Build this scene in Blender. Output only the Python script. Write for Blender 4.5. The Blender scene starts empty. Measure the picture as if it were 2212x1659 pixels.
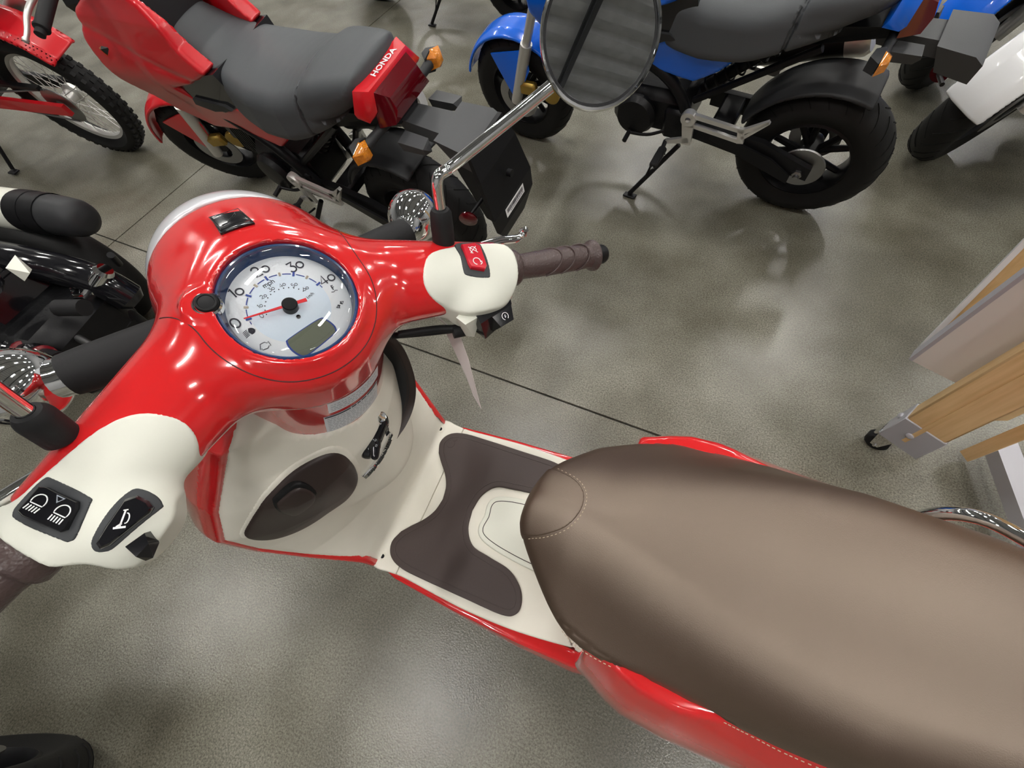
import bpy, bmesh, math, random
import numpy as np
from mathutils import Vector, Matrix

D = bpy.data
SC = bpy.context.scene
COL = SC.collection
random.seed(4)
rad = math.radians

# ------------------------------------------------------------------ camera
RC = np.array([[-0.92892, -0.359266, -0.0896424],
               [0.273856, -0.829527, 0.486710],
               [-0.249219, 0.427566, 0.868952]])
CAMP = (0.53506, 0.14778, 1.27979)
cam = D.objects.new('camera', D.cameras.new('camera'))
COL.objects.link(cam)
m = Matrix([[RC[j][i] for j in range(3)] + [CAMP[i]] for i in range(3)] + [[0, 0, 0, 1]])
cam.matrix_world = m
cam.data.sensor_width = 36.0
cam.data.lens = 36.0 * 924.84 / 2212
cam.data.clip_start = 0.02
cam.data.clip_end = 200
SC.camera = cam

# ------------------------------------------------------------------ world, exposure
SC.view_settings.view_transform = 'Standard'
SC.view_settings.look = 'None'
SC.view_settings.exposure = 0.0
SC.view_settings.gamma = 1.0
SC.view_settings.use_curve_mapping = False
w = D.worlds.new('world'); SC.world = w; w.use_nodes = True
w.node_tree.nodes['Background'].inputs[0].default_value = (0.8, 0.86, 1.0, 1)
w.node_tree.nodes['Background'].inputs[1].default_value = 0.3
LAMP_POWER = 108.0      # emission of the ceiling lamps' diffusers
# positions of the ceiling lamps (x, y), long side along y unless flagged
LAMPS = [(2.0, 2.0), (6.2, 2.0), (-2.2, 2.0), (-6.4, 2.0), (2.0, 6.4), (-2.2, 6.4)] + [(2.0 + 4.2 * i, 2.0 - 4.4 * j) for j in range(1, 5) for i in (0, 1, -1, -2, -3, 2)]
CEIL = 7.6

# ------------------------------------------------------------------ materials
def mat(name, col, rough=0.5, metal=0.0, coat=0.0, spec=0.5, bump=None, var=None, emit=None, trans=0.0, ior=1.45, aniso=0.0, sheen=0.0, tint=None):
    """bump=(scale, strength, distance) noise relief; var=(scale, amount) colour variation"""
    M = D.materials.new(name); M.use_nodes = True
    nt = M.node_tree; b = nt.nodes['Principled BSDF']
    b.inputs['Base Color'].default_value = (*col, 1)
    b.inputs['Roughness'].default_value = rough
    b.inputs['Metallic'].default_value = metal
    b.inputs['Coat Weight'].default_value = coat
    b.inputs['Coat Roughness'].default_value = 0.03
    b.inputs['Specular IOR Level'].default_value = spec
    b.inputs['Transmission Weight'].default_value = trans
    b.inputs['IOR'].default_value = ior
    b.inputs['Sheen Weight'].default_value = sheen
    if tint: b.inputs['Specular Tint'].default_value = (*tint, 1)
    tc = nt.nodes.new('ShaderNodeTexCoord')
    if bump:
        n = nt.nodes.new('ShaderNodeTexNoise'); n.inputs['Scale'].default_value = bump[0]; n.inputs['Detail'].default_value = 3
        bp = nt.nodes.new('ShaderNodeBump'); bp.inputs['Strength'].default_value = bump[1]; bp.inputs['Distance'].default_value = bump[2]
        nt.links.new(tc.outputs['Object'], n.inputs['Vector']); nt.links.new(n.outputs['Fac'], bp.inputs['Height'])
        nt.links.new(bp.outputs['Normal'], b.inputs['Normal'])
    if var:
        n = nt.nodes.new('ShaderNodeTexNoise'); n.inputs['Scale'].default_value = var[0]; n.inputs['Detail'].default_value = 5
        mx = nt.nodes.new('ShaderNodeMix'); mx.data_type = 'RGBA'
        lo = tuple(c * (1 - var[1]) for c in col); hi = tuple(min(1, c * (1 + var[1])) for c in col)
        mx.inputs[6].default_value = (*lo, 1); mx.inputs[7].default_value = (*hi, 1)
        nt.links.new(tc.outputs['Object'], n.inputs['Vector']); nt.links.new(n.outputs['Fac'], mx.inputs[0]); nt.links.new(mx.outputs[2], b.inputs['Base Color'])
    if emit:
        b.inputs['Emission Color'].default_value = (*emit[0], 1); b.inputs['Emission Strength'].default_value = emit[1]
    return M

RED = mat('red_paint', (0.64, 0.016, 0.018), 0.16, coat=1.0)
RED2 = mat('red_plastic', (0.62, 0.008, 0.016), 0.28, coat=0.5)
BLUE = mat('blue_plastic', (0.004, 0.145, 0.80), 0.25, coat=0.6)
WHITEP = mat('white_plastic', (0.80, 0.81, 0.82), 0.25, coat=0.4)
CREAM = mat('ivory_plastic', (0.74, 0.745, 0.66), 0.45)
BEIGE = mat('beige_plastic', (0.78, 0.75, 0.66), 0.5, var=(9, 0.10), bump=(900, 0.12, 0.0004))
BROWNR = mat('brown_rubber', (0.052, 0.036, 0.033), 0.55, bump=(700, 0.35, 0.0006))
BROWNP = mat('brown_plastic', (0.030, 0.019, 0.017), 0.42, bump=(900, 0.2, 0.0004))
BROWNG = mat('brown_grip', (0.078, 0.053, 0.050), 0.30)
BROWNV = mat('brown_vinyl', (0.040, 0.020, 0.012), 0.44, spec=1.0, ior=1.8, tint=(1.0, .84, .70), bump=(850, 0.35, 0.0005), var=(2.5, 0.05))
THREAD = mat('tan_thread', (0.55, 0.45, 0.33), 0.7)
CHROME = mat('chrome', (0.86, 0.87, 0.88), 0.05, 1.0)
ALU = mat('brushed_aluminium', (0.72, 0.71, 0.68), 0.38, 0.75, bump=(60, 0.1, 0.001))
STEEL = mat('dull_steel', (0.35, 0.35, 0.35), 0.35, 1.0)
BLK = mat('black_plastic', (0.008, 0.008, 0.009), 0.4, spec=0.25)
BLKG = mat('glossy_black_plastic', (0.008, 0.008, 0.010), 0.12, coat=0.3)
BLKR = mat('black_rubber', (0.014, 0.014, 0.015), 0.6, spec=.3, bump=(300, 0.3, 0.0005))
GREYP = mat('charcoal_plastic', (0.026, 0.027, 0.029), 0.48, spec=.35, bump=(700, 0.25, 0.0004))
TYRE = mat('tyre_rubber', (0.010, 0.010, 0.010), 0.58, spec=.3, bump=(260, 0.35, 0.0008))
HOLDG = mat('holder_plastic', (0.060, 0.062, 0.066), 0.5, bump=(500, .3, .0005))
VINYL = mat('black_vinyl', (0.072, 0.078, 0.084), 0.5, bump=(600, 0.4, 0.0006), spec=0.4)
ENG = mat('black_engine_paint', (0.006, 0.006, 0.007), 0.38, spec=.3, bump=(90, 0.3, 0.002))
LENS = mat('headlight_lens', (0.66, 0.67, 0.70), 0.35, 0.3, coat=1.0)
AMBER = mat('amber_lens', (0.80, 0.22, 0.01), 0.12, coat=1.0, bump=(160, 0.9, 0.004), var=(70, 0.6))
REDL = mat('dark_red_lens', (0.10, 0.002, 0.006), 0.1, coat=1.0)
GOLD = mat('gold_caliper', (0.45, 0.30, 0.07), 0.4, 0.8)
WHITE = mat('white_print', (0.85, 0.86, 0.87), 0.5)
LABELW = mat('label_paper', (0.84, 0.87, 0.93), 0.4)
DIALW = mat('dial_face', (0.80, 0.83, 0.86), 0.45)
DIALB = mat('dial_face_blue', (0.70, 0.80, 0.90), 0.45)
NAVY = mat('navy_ring', (0.012, 0.045, 0.14), 0.25, coat=0.5)
INK = mat('dark_ink', (0.03, 0.03, 0.045), 0.6)
INKB = mat('blue_ink', (0.035, 0.07, 0.32), 0.6)
INKT = mat('tan_ink', (0.42, 0.36, 0.28), 0.6)
INKL = mat('pale_ink', (0.52, 0.56, 0.62), 0.6)
INKG = mat('grey_ink', (0.30, 0.33, 0.38), 0.6)
NEEDLE = mat('red_needle', (0.85, 0.02, 0.03), 0.4)
LCD = mat('liquid_crystal', (0.15, 0.165, 0.115), 0.3)
SWRED = mat('red_switch', (0.62, 0.012, 0.03), 0.25, coat=0.4)
GREYG = mat('grey_trim', (0.035, 0.038, 0.042), 0.5)
CART = mat('grey_cart_steel', (0.50, 0.50, 0.54), 0.45, 0.3)
CARTL = mat('beige_cart_steel', (0.68, 0.66, 0.62), 0.5)
TAG = mat('tag_card', (0.62, 0.55, 0.53), 0.6)
BRASSR = mat('red_fork_paint', (0.16, 0.005, 0.01), 0.3, coat=0.4)

def glassmat():
    M = D.materials.new('gauge_glass'); M.use_nodes = True; nt = M.node_tree
    for n in list(nt.nodes): nt.nodes.remove(n)
    o = nt.nodes.new('ShaderNodeOutputMaterial'); mx = nt.nodes.new('ShaderNodeMixShader')
    fr = nt.nodes.new('ShaderNodeFresnel'); fr.inputs[0].default_value = 1.5
    t = nt.nodes.new('ShaderNodeBsdfTransparent'); g = nt.nodes.new('ShaderNodeBsdfGlossy'); g.inputs['Roughness'].default_value = 0.01
    nt.links.new(fr.outputs[0], mx.inputs[0]); nt.links.new(t.outputs[0], mx.inputs[1]); nt.links.new(g.outputs[0], mx.inputs[2]); nt.links.new(mx.outputs[0], o.inputs[0])
    return M
GLASS = glassmat()
MIRRORG = mat('mirror_glass', (0.80, 0.82, 0.85), 0.012, 1.0)

def woodmat():
    M = mat('light_wood', (0.45, 0.27, 0.10), 0.5)
    nt = M.node_tree; b = nt.nodes['Principled BSDF']
    tc = nt.nodes.new('ShaderNodeTexCoord'); mp = nt.nodes.new('ShaderNodeMapping'); mp.inputs['Scale'].default_value = (40, 40, 3)
    n = nt.nodes.new('ShaderNodeTexNoise'); n.inputs['Scale'].default_value = 3; n.inputs['Detail'].default_value = 6
    r = nt.nodes.new('ShaderNodeValToRGB'); r.color_ramp.elements[0].color = (0.66, 0.44, 0.20, 1); r.color_ramp.elements[1].color = (0.78, 0.55, 0.28, 1)
    r.color_ramp.elements[0].position = 0.25; r.color_ramp.elements[1].position = 0.7
    nt.links.new(tc.outputs['Object'], mp.inputs[0]); nt.links.new(mp.outputs[0], n.inputs['Vector']); nt.links.new(n.outputs['Fac'], r.inputs[0]); nt.links.new(r.outputs[0], b.inputs['Base Color'])
    return M
WOOD = woodmat()

def concrete():
    M = mat('polished_concrete', (0.2, 0.2, 0.17), 0.32)
    nt = M.node_tree; b = nt.nodes['Principled BSDF']; L = nt.links
    tc = nt.nodes.new('ShaderNodeTexCoord')
    def noise(s, d, ro=0.5, dist=0.0):
        n = nt.nodes.new('ShaderNodeTexNoise'); n.inputs['Scale'].default_value = s; n.inputs['Detail'].default_value = d; n.inputs['Roughness'].default_value = ro
        n.inputs['Distortion'].default_value = dist
        L.new(tc.outputs['Object'], n.inputs['Vector']); return n
    def ramp(src, p0, c0, p1, c1):
        r = nt.nodes.new('ShaderNodeValToRGB'); e = r.color_ramp.elements
        e[0].position = p0; e[0].color = (*c0, 1); e[1].position = p1; e[1].color = (*c1, 1); L.new(src, r.inputs[0]); return r
    def mix(f, a, c, mode='MIX'):
        x = nt.nodes.new('ShaderNodeMix'); x.data_type = 'RGBA'; x.blend_type = mode
        if hasattr(f, 'links'): L.new(f, x.inputs[0])
        else: x.inputs[0].default_value = f
        L.new(a, x.inputs[6]); L.new(c, x.inputs[7]); return x.outputs[2]
    big = ramp(noise(1.0, 3, 0.5).outputs['Fac'], 0.18, (0.066, 0.060, 0.041), 0.82, (0.27, 0.263, 0.222))
    mid = ramp(noise(4.0, 4, 0.55).outputs['Fac'], 0.18, (0.48, 0.465, 0.42), 0.82, (1.0, 1.0, 1.0))
    fine = ramp(noise(210, 3, 0.75).outputs['Fac'], 0.34, (0.20, 0.20, 0.19), 0.66, (1.0, 1.0, 1.0))
    c = mix(1.0, big.outputs[0], mid.outputs[0], 'MULTIPLY')
    c = mix(0.8, c, fine.outputs[0], 'MULTIPLY')
    gain = nt.nodes.new('ShaderNodeRGB'); gain.outputs[0].default_value = (1.85, 1.85, 1.85, 1)
    c = mix(1.0, c, gain.outputs[0], 'MULTIPLY')
    L.new(c, b.inputs['Base Color'])
    b.inputs['Roughness'].default_value = 0.25; b.inputs['Specular IOR Level'].default_value = 0.55
    bp = nt.nodes.new('ShaderNodeBump'); bp.inputs['Strength'].default_value = 0.25; bp.inputs['Distance'].default_value = 0.0015
    L.new(noise(240, 2).outputs['Fac'], bp.inputs['Height']); L.new(bp.outputs['Normal'], b.inputs['Normal'])
    return M
CONC = concrete()
JOINT = mat('joint_filler', (0.045, 0.045, 0.042), 0.7)

# ------------------------------------------------------------------ object helpers
def link(name, me, mt, parent=None):
    o = D.objects.new(name, me); COL.objects.link(o)
    if mt is not None:
        me.materials.clear(); me.materials.append(mt)
    if parent is not None: o.parent = parent
    return o
def tag(o, label=None, cat=None, group=None, kind=None):
    if label: o['label'] = label
    if cat: o['category'] = cat
    if group: o['group'] = group
    if kind: o['kind'] = kind
    return o
def empty(name, label, cat, loc=(0, 0, 0), rot=(0, 0, 0), group=None, parent=None):
    o = D.objects.new(name, None); COL.objects.link(o); o.empty_display_size = 0.05
    o.location = loc; o.rotation_euler = rot
    if parent is not None: o.parent = parent
    return tag(o, label, cat, group)
def smooth(me):
    me.polygons.foreach_set('use_smooth', [True] * len(me.polygons)); return me

class MB:
    """collects simple solids into one mesh"""
    def __init__(s): s.v = []; s.f = []
    def add(s, vs, fs):
        n = len(s.v); s.v += [tuple(map(float, q)) for q in vs]; s.f += [tuple(i + n for i in f) for f in fs]; return s
    def box(s, c, d, rot=None, ch=0.0):
        """chamfered box; c centre, d full sizes"""
        hx, hy, hz = (q / 2 for q in d); e = min(ch, hx * .9, hy * .9, hz * .9)
        vs = []
        for sx in (-1, 1):
            for sy in (-1, 1):
                for sz in (-1, 1):
                    if e > 0: vs += [(sx * (hx - e), sy * (hy - e), sz * hz), (sx * (hx - e), sy * hy, sz * (hz - e)), (sx * hx, sy * (hy - e), sz * (hz - e))]
                    else: vs += [(sx * hx, sy * hy, sz * hz)]
        bm = bmesh.new()
        for q in vs: bm.verts.new(q)
        bmesh.ops.convex_hull(bm, input=bm.verts[:])
        R = Matrix.Rotation(0, 3, 'X') if rot is None else rot
        bm.verts.index_update()
        s.add([R @ x.co + Vector(c) for x in bm.verts], [[x.index for x in f.verts] for f in bm.faces]); bm.free(); return s
    def hull(s, pts):
        bm = bmesh.new()
        for q in pts: bm.verts.new(q)
        bmesh.ops.convex_hull(bm, input=bm.verts[:])
        for x in [x for x in bm.verts if not x.link_faces]: bm.verts.remove(x)
        bm.verts.index_update()
        s.add([x.co[:] for x in bm.verts], [[x.index for x in f.verts] for f in bm.faces]); bm.free(); return s
    def tube(s, pts, r, seg=12, cap=True, close=False):
        P = [np.array(p, float) for p in pts]; n = len(P)
        rs = list(r) if hasattr(r, '__len__') else [r] * n
        T = []
        for i in range(n):
            a = P[(i - 1) % n] if (close or i > 0) else P[0]; b = P[(i + 1) % n] if (close or i < n - 1) else P[-1]
            t = b - a; T.append(t / (np.linalg.norm(t) + 1e-12))
        u = np.cross(T[0], [0, 0, 1.0])
        if np.linalg.norm(u) < 1e-3: u = np.cross(T[0], [0, 1.0, 0])
        u /= np.linalg.norm(u); vs = []; fs = []
        for i in range(n):
            u = u - (u @ T[i]) * T[i]; u /= np.linalg.norm(u); w_ = np.cross(T[i], u)
            for k in range(seg):
                a = 2 * math.pi * k / seg; vs.append(P[i] + rs[i] * (math.cos(a) * u + math.sin(a) * w_))
        m_ = n if close else n - 1
        for i in range(m_):
            for k in range(seg):
                j = (i + 1) % n; fs.append((i * seg + k, i * seg + (k + 1) % seg, j * seg + (k + 1) % seg, j * seg + k))
        if cap and not close:
            fs.append(tuple(range(seg))[::-1]); fs.append(tuple((n - 1) * seg + k for k in range(seg)))
        return s.add(vs, fs)
    def lathe(s, prof, o, ax, seg=32, close=False, arc=None):
        """prof: list of (r, h) about axis ax at origin o"""
        o = np.array(o, float); ax = np.array(ax, float); ax /= np.linalg.norm(ax)
        u = np.cross(ax, [0, 0, 1.0]) if abs(ax[2]) < .9 else np.cross(ax, [0, 1.0, 0]); u /= np.linalg.norm(u); w_ = np.cross(ax, u)
        vs = []; fs = []; n = len(prof)
        for k in range(seg):
            a = 2 * math.pi * k / seg; d = math.cos(a) * u + math.sin(a) * w_
            for r, h in prof: vs.append(o + r * d + h * ax)
        for k in range(seg):
            k2 = (k + 1) % seg
            for i in range(n if close else n - 1):
                j = (i + 1) % n; fs.append((k * n + i, k * n + j, k2 * n + j, k2 * n + i))
        return s.add(vs, fs)
    def prism(s, poly, origin, U, V, N, h0, h1):
        """polygon in the U,V plane, extruded along N from h0 to h1 (ear-filled caps by fan ngon)"""
        origin, U, V, N = (np.array(q, float) for q in (origin, U, V, N)); n = len(poly)
        vs = [origin + a * U + b * V + h0 * N for a, b in poly] + [origin + a * U + b * V + h1 * N for a, b in poly]
        fs = [tuple(range(n))[::-1], tuple(range(n, 2 * n))] + [(i, (i + 1) % n, n + (i + 1) % n, n + i) for i in range(n)]
        return s.add(vs, fs)
    def mesh(s, name, sm=True, M=None):
        me = D.meshes.new(name)
        v = s.v
        if M is not None: v = [tuple(M @ Vector(q)) for q in v]
        me.from_pydata(v, [], s.f); me.update()
        bm = bmesh.new(); bm.from_mesh(me); bmesh.ops.remove_doubles(bm, verts=bm.verts[:], dist=1e-6); bmesh.ops.recalc_face_normals(bm, faces=bm.faces[:]); bm.to_mesh(me); bm.free()
        if sm:
            smooth(me)
            me.set_sharp_from_angle(angle=rad(38))
        return me
    def build(s, name, mt, parent=None, M=None, sm=True):
        return link(name, s.mesh(name, sm, M), mt, parent)

def crv(pts, n=8, close=False):
    """Catmull-Rom through points (any dimension)"""
    P = [np.array(p, float) for p in pts]; N = len(P); out = []
    rng = range(N) if close else range(N - 1)
    for i in rng:
        if close: a, b, c, d = P[(i - 1) % N], P[i], P[(i + 1) % N], P[(i + 2) % N]
        else:
            b, c = P[i], P[i + 1]; a = P[i - 1] if i > 0 else 2 * b - c; d = P[i + 2] if i + 2 < N else 2 * c - b
        for k in range(n):
            t = k / n; out.append(.5 * (2 * b + (c - a) * t + (2 * a - 5 * b + 4 * c - d) * t * t + (3 * b - a - 3 * c + d) * t ** 3))
    if not close: out.append(P[-1])
    return out

# ------------------------------------------------------------------ signed distance solids
def smin(a, b, k):
    h = np.clip(.5 + .5 * (b - a) / k, 0, 1); return b * (1 - h) + a * h - k * h * (1 - h)
def smax(a, b, k): return -smin(-a, -b, k)
def s_ell(x, y, z, c, r):
    X, Y, Z = (x - c[0]) / r[0], (y - c[1]) / r[1], (z - c[2]) / r[2]
    k0 = np.sqrt(X * X + Y * Y + Z * Z) + 1e-9; k1 = np.sqrt((X / r[0]) ** 2 + (Y / r[1]) ** 2 + (Z / r[2]) ** 2) + 1e-9
    return k0 * (k0 - 1) / k1
def s_cone(x, y, z, a, b, ra, rb):
    """capsule whose radius runs from ra at a to rb at b"""
    a = np.array(a, float); b = np.array(b, float); d = b - a; L = d @ d
    t = np.clip(((x - a[0]) * d[0] + (y - a[1]) * d[1] + (z - a[2]) * d[2]) / L, 0, 1)
    return np.sqrt((x - a[0] - t * d[0]) ** 2 + (y - a[1] - t * d[1]) ** 2 + (z - a[2] - t * d[2]) ** 2) - (ra + (rb - ra) * t)
def s_box(x, y, z, c, h, r=0.0):
    qx, qy, qz = abs(x - c[0]) - h[0] + r, abs(y - c[1]) - h[1] + r, abs(z - c[2]) - h[2] + r
    return np.sqrt(np.maximum(qx, 0) ** 2 + np.maximum(qy, 0) ** 2 + np.maximum(qz, 0) ** 2) + np.minimum(np.maximum(qx, np.maximum(qy, qz)), 0) - r
def s_cyl(x, y, z, r, z0, z1, rd=0.0):
    d = np.sqrt(x * x + y * y) - r + rd; e = abs(z - (z0 + z1) / 2) - (z1 - z0) / 2 + rd
    return np.sqrt(np.maximum(d, 0) ** 2 + np.maximum(e, 0) ** 2) + np.minimum(np.maximum(d, e), 0) - rd
def poly2(px, py, pts):
    """signed distance to a closed 2D polygon (negative inside)"""
    P = np.array(pts, float); N = len(P)
    d = np.full(np.broadcast(px, py).shape, 1e9); inside = np.zeros(d.shape, bool)
    for i in range(N):
        a = P[i]; b = P[(i + 1) % N]; e = b - a; wx = px - a[0]; wy = py - a[1]
        t = np.clip((wx * e[0] + wy * e[1]) / (e @ e + 1e-12), 0, 1)
        d = np.minimum(d, (wx - e[0] * t) ** 2 + (wy - e[1] * t) ** 2)
        if a[1] != b[1]:
            c = (a[1] > py) != (b[1] > py)
            inside ^= c & (px < (b[0] - a[0]) * (py - a[1]) / (b[1] - a[1]) + a[0])
    d = np.sqrt(d); return np.where(inside, -d, d)

def nets(fn, lo, hi, res, proj=3):
    ax = [np.arange(lo[i], hi[i] + res, res) for i in range(3)]
    x, y, z = ax[0][:, None, None], ax[1][None, :, None], ax[2][None, None, :]
    F = np.asarray(fn(x, y, z), np.float64)
    F = np.broadcast_to(F, (len(ax[0]), len(ax[1]), len(ax[2]))).copy()
    F[0], F[-1], F[:, 0], F[:, -1], F[:, :, 0], F[:, :, -1] = (np.maximum(q, 1e-4) for q in (F[0], F[-1], F[:, 0], F[:, -1], F[:, :, 0], F[:, :, -1]))
    S = F < 0
    nx, ny, nz = F.shape
    cnt = np.zeros((nx - 1, ny - 1, nz - 1), np.int8)
    for a in (0, 1):
        for b in (0, 1):
            for c in (0, 1): cnt += S[a:nx - 1 + a, b:ny - 1 + b, c:nz - 1 + c]
    act = (cnt > 0) & (cnt < 8)
    ii, jj, kk = np.nonzero(act); idx = -np.ones(act.shape, np.int64); idx[ii, jj, kk] = np.arange(len(ii))
    acc = np.zeros((len(ii), 3)); num = np.zeros(len(ii))
    for (a, b) in [((0,0,0),(1,0,0)),((0,1,0),(1,1,0)),((0,0,1),(1,0,1)),((0,1,1),(1,1,1)),((0,0,0),(0,1,0)),((1,0,0),(1,1,0)),((0,0,1),(0,1,1)),((1,0,1),(1,1,1)),
                   ((0,0,0),(0,0,1)),((1,0,0),(1,0,1)),((0,1,0),(0,1,1)),((1,1,0),(1,1,1))]:
        fa = F[ii + a[0], jj + a[1], kk + a[2]]; fb = F[ii + b[0], jj + b[1], kk + b[2]]
        c = (fa < 0) != (fb < 0); t = np.where(c, fa / np.where(c, fa - fb, 1), 0)
        p = np.array(a)[None] + t[:, None] * (np.array(b) - np.array(a))[None]
        acc += p * c[:, None]; num += c
    V = (np.stack([ii, jj, kk], 1) + acc / num[:, None]) * res + np.array(lo)[None]
    faces = []
    for axis in range(3):
        o1, o2 = (axis + 1) % 3, (axis + 2) % 3
        sl0 = [slice(None)] * 3; sl1 = [slice(None)] * 3; sl0[axis] = slice(0, -1); sl1[axis] = slice(1, None)
        A = S[tuple(sl0)]; B = S[tuple(sl1)]; ch = A != B
        e = list(np.nonzero(ch)); inn = A[tuple(e)]
        ok = (e[o1] > 0) & (e[o2] > 0) & (e[o1] < F.shape[o1] - 1) & (e[o2] < F.shape[o2] - 1)
        e = [q[ok] for q in e]; inn = inn[ok]
        def cell(d1, d2):
            q = [e[0].copy(), e[1].copy(), e[2].copy()]; q[o1] = q[o1] + d1; q[o2] = q[o2] + d2; return idx[q[0], q[1], q[2]]
        Q = np.stack([cell(-1, -1), cell(0, -1), cell(0, 0), cell(-1, 0)], 1)
        Q = np.where(inn[:, None], Q, Q[:, ::-1]); faces.append(Q)
    Q = np.concatenate(faces)
    def grad(V, e=res * .2):
        G = np.zeros_like(V)
        for a in range(3):
            dp = np.zeros(3); dp[a] = e; P1 = V + dp; P0 = V - dp
            G[:, a] = (fn(P1[:, 0], P1[:, 1], P1[:, 2]) - fn(P0[:, 0], P0[:, 1], P0[:, 2])) / (2 * e)
        return G
    for _ in range(proj):
        G = grad(V); f0 = fn(V[:, 0], V[:, 1], V[:, 2]); g2 = (G * G).sum(1) + 1e-9
        st = -(f0 / g2)[:, None] * G; ln = np.linalg.norm(st, axis=1, keepdims=True); st *= np.minimum(1, .6 * res / (ln + 1e-12)); V = V + st * .9
    G = grad(V, res * .35); G /= np.linalg.norm(G, axis=1, keepdims=True) + 1e-9
    return V, Q, G

def sdf(name, fn, lo, hi, res, mt, parent=None, M=None, flip=False, proj=3, normals=True):
    V, Q, G = nets(fn, lo, hi, res, proj)
    if M is not None:
        A = np.array(M)[:3, :3]; t = np.array(M)[:3, 3]; V = V @ A.T + t; G = G @ A.T
    me = D.meshes.new(name)
    me.vertices.add(len(V)); me.vertices.foreach_set('co', V.astype(np.float32).ravel())
    me.loops.add(len(Q) * 4); me.loops.foreach_set('vertex_index', Q.astype(np.int32).ravel())
    me.polygons.add(len(Q)); me.polygons.foreach_set('loop_start', np.arange(len(Q), dtype=np.int32) * 4)
    me.update(calc_edges=True); me.validate(); smooth(me)
    if normals and len(me.vertices) == len(G):
        me.normals_split_custom_set_from_vertices(G.tolist())
    return link(name, me, mt, parent)

def ribbon(mb, pts, w, O, U, V, N, h=0.0, close=False, th=0.00025):
    """flat stroke of width w along 2D pts in the plane O + a U + b V, lifted h along N"""
    O, U, V, N = (np.array(q, float) for q in (O, U, V, N)); P = [np.array(p, float) for p in pts]; n = len(P); L = []; Rr = []
    for i in range(n):
        a = P[(i - 1) % n] if (close or i) else P[0]; b = P[(i + 1) % n] if (close or i < n - 1) else P[-1]
        t = b - a; t /= np.linalg.norm(t) + 1e-12; q = np.array([-t[1], t[0]]) * w / 2; L.append(P[i] + q); Rr.append(P[i] - q)
    f3 = lambda q, hh: O + q[0] * U + q[1] * V + hh * N
    vs = [f3(q, h + th) for q in L] + [f3(q, h + th) for q in Rr] + [f3(q, h) for q in L] + [f3(q, h) for q in Rr]; fs = []
    for i in range(n if close else n - 1):
        j = (i + 1) % n; fs += [(i, n + i, n + j, j), (i, j, 2 * n + j, 2 * n + i), (n + i, 3 * n + i, 3 * n + j, n + j)]
    mb.add(vs, fs)
def arc(c, r, a0, a1, n=16, ry=None):
    ry = r if ry is None else ry
    return [(c[0] + r * math.cos(rad(a0 + (a1 - a0) * k / n)), c[1] + ry * math.sin(rad(a0 + (a1 - a0) * k / n))) for k in range(n + 1)]

# stroke letters: cell 1 high, x to the right
GL = {'0': [arc((.36, .5), .36, 0, 360, 22, .5)], 'o': [arc((.32, .32), .32, 0, 360, 20)], '1': [[(.05, .8), (.25, 1), (.25, 0)]],
      '2': [arc((.32, .70), .30, 165, -25, 12) + [(.02, 0.0), (.66, 0.0)]], '3': [[(.05, 1), (.6, 1), (.28, .62)] + arc((.28, .30), .31, 85, -160, 14)],
      '4': [[(.50, 0), (.50, 1), (.0, .28), (.70, .28)]], '5': [[(.60, 1), (.16, 1), (.10, .58)] + arc((.30, .31), .31, 120, -160, 14)],
      '6': [[(.48, 1), (.06, .45)] + arc((.33, .31), .31, 155, 515, 18)],
      'm': [[(.05, 0), (.05, .65)], [(.05, .45)] + arc((.24, .45), .19, 180, 0, 8) + [(.43, 0)], [(.43, .45)] + arc((.62, .45), .19, 180, 0, 8) + [(.81, 0)]],
      'p': [[(.05, -.35), (.05, .65)], arc((.33, .32), .29, 0, 360, 16)], 'h': [[(.05, 0), (.05, 1)], [(.05, .42)] + arc((.26, .42), .21, 180, 0, 8) + [(.47, 0)]],
      'k': [[(.05, 0), (.05, 1)], [(.45, .62), (.05, .26), (.48, 0)]], '/': [[(0, -.15), (.38, 1.05)]]}
ADV = {'0': .84, 'o': .78, '1': .45, '2': .82, '3': .74, '4': .84, '5': .78, '6': .78, 'm': 1.0, 'p': .78, 'h': .65, 'k': .62, '/': .5}
def write(mb, txt, cx, cy, size, wd, O, U, V, N, h=0.0, ang=0.0, th=0.0002):
    """centre the text at (cx, cy) in the U,V plane (U right, V up)"""
    W = sum(ADV[c] for c in txt) * size; x = -W / 2; ca, sa = math.cos(ang), math.sin(ang)
    for c in txt:
        for st in GL[c]:
            q = [((x + a * size), (b - .5) * size) for a, b in st]
            q = [(cx + a * ca - b * sa, cy + a * sa + b * ca) for a, b in q]
            ribbon(mb, q, wd, O, U, V, N, h, False, th)
        x += ADV[c] * size
def textmesh(s, size, mt, name, parent, M, th=0.0003, bold=False, sx=1.0):
    cu = D.curves.new(name, 'FONT'); cu.body = s; cu.size = size; cu.align_x = 'CENTER'; cu.align_y = 'CENTER'; cu.extrude = th; cu.resolution_u = 2
    if bold: cu.offset = size * 0.022
    o = D.objects.new(name, cu); COL.objects.link(o)
    dg = bpy.context.evaluated_depsgraph_get(); dg.update()
    me = D.meshes.new_from_object(o.evaluated_get(dg)); D.objects.remove(o)
    S = Matrix.Diagonal((sx, 1, 1, 1)); me.transform(M @ S)
    return link(name, me, mt, parent)

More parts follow.
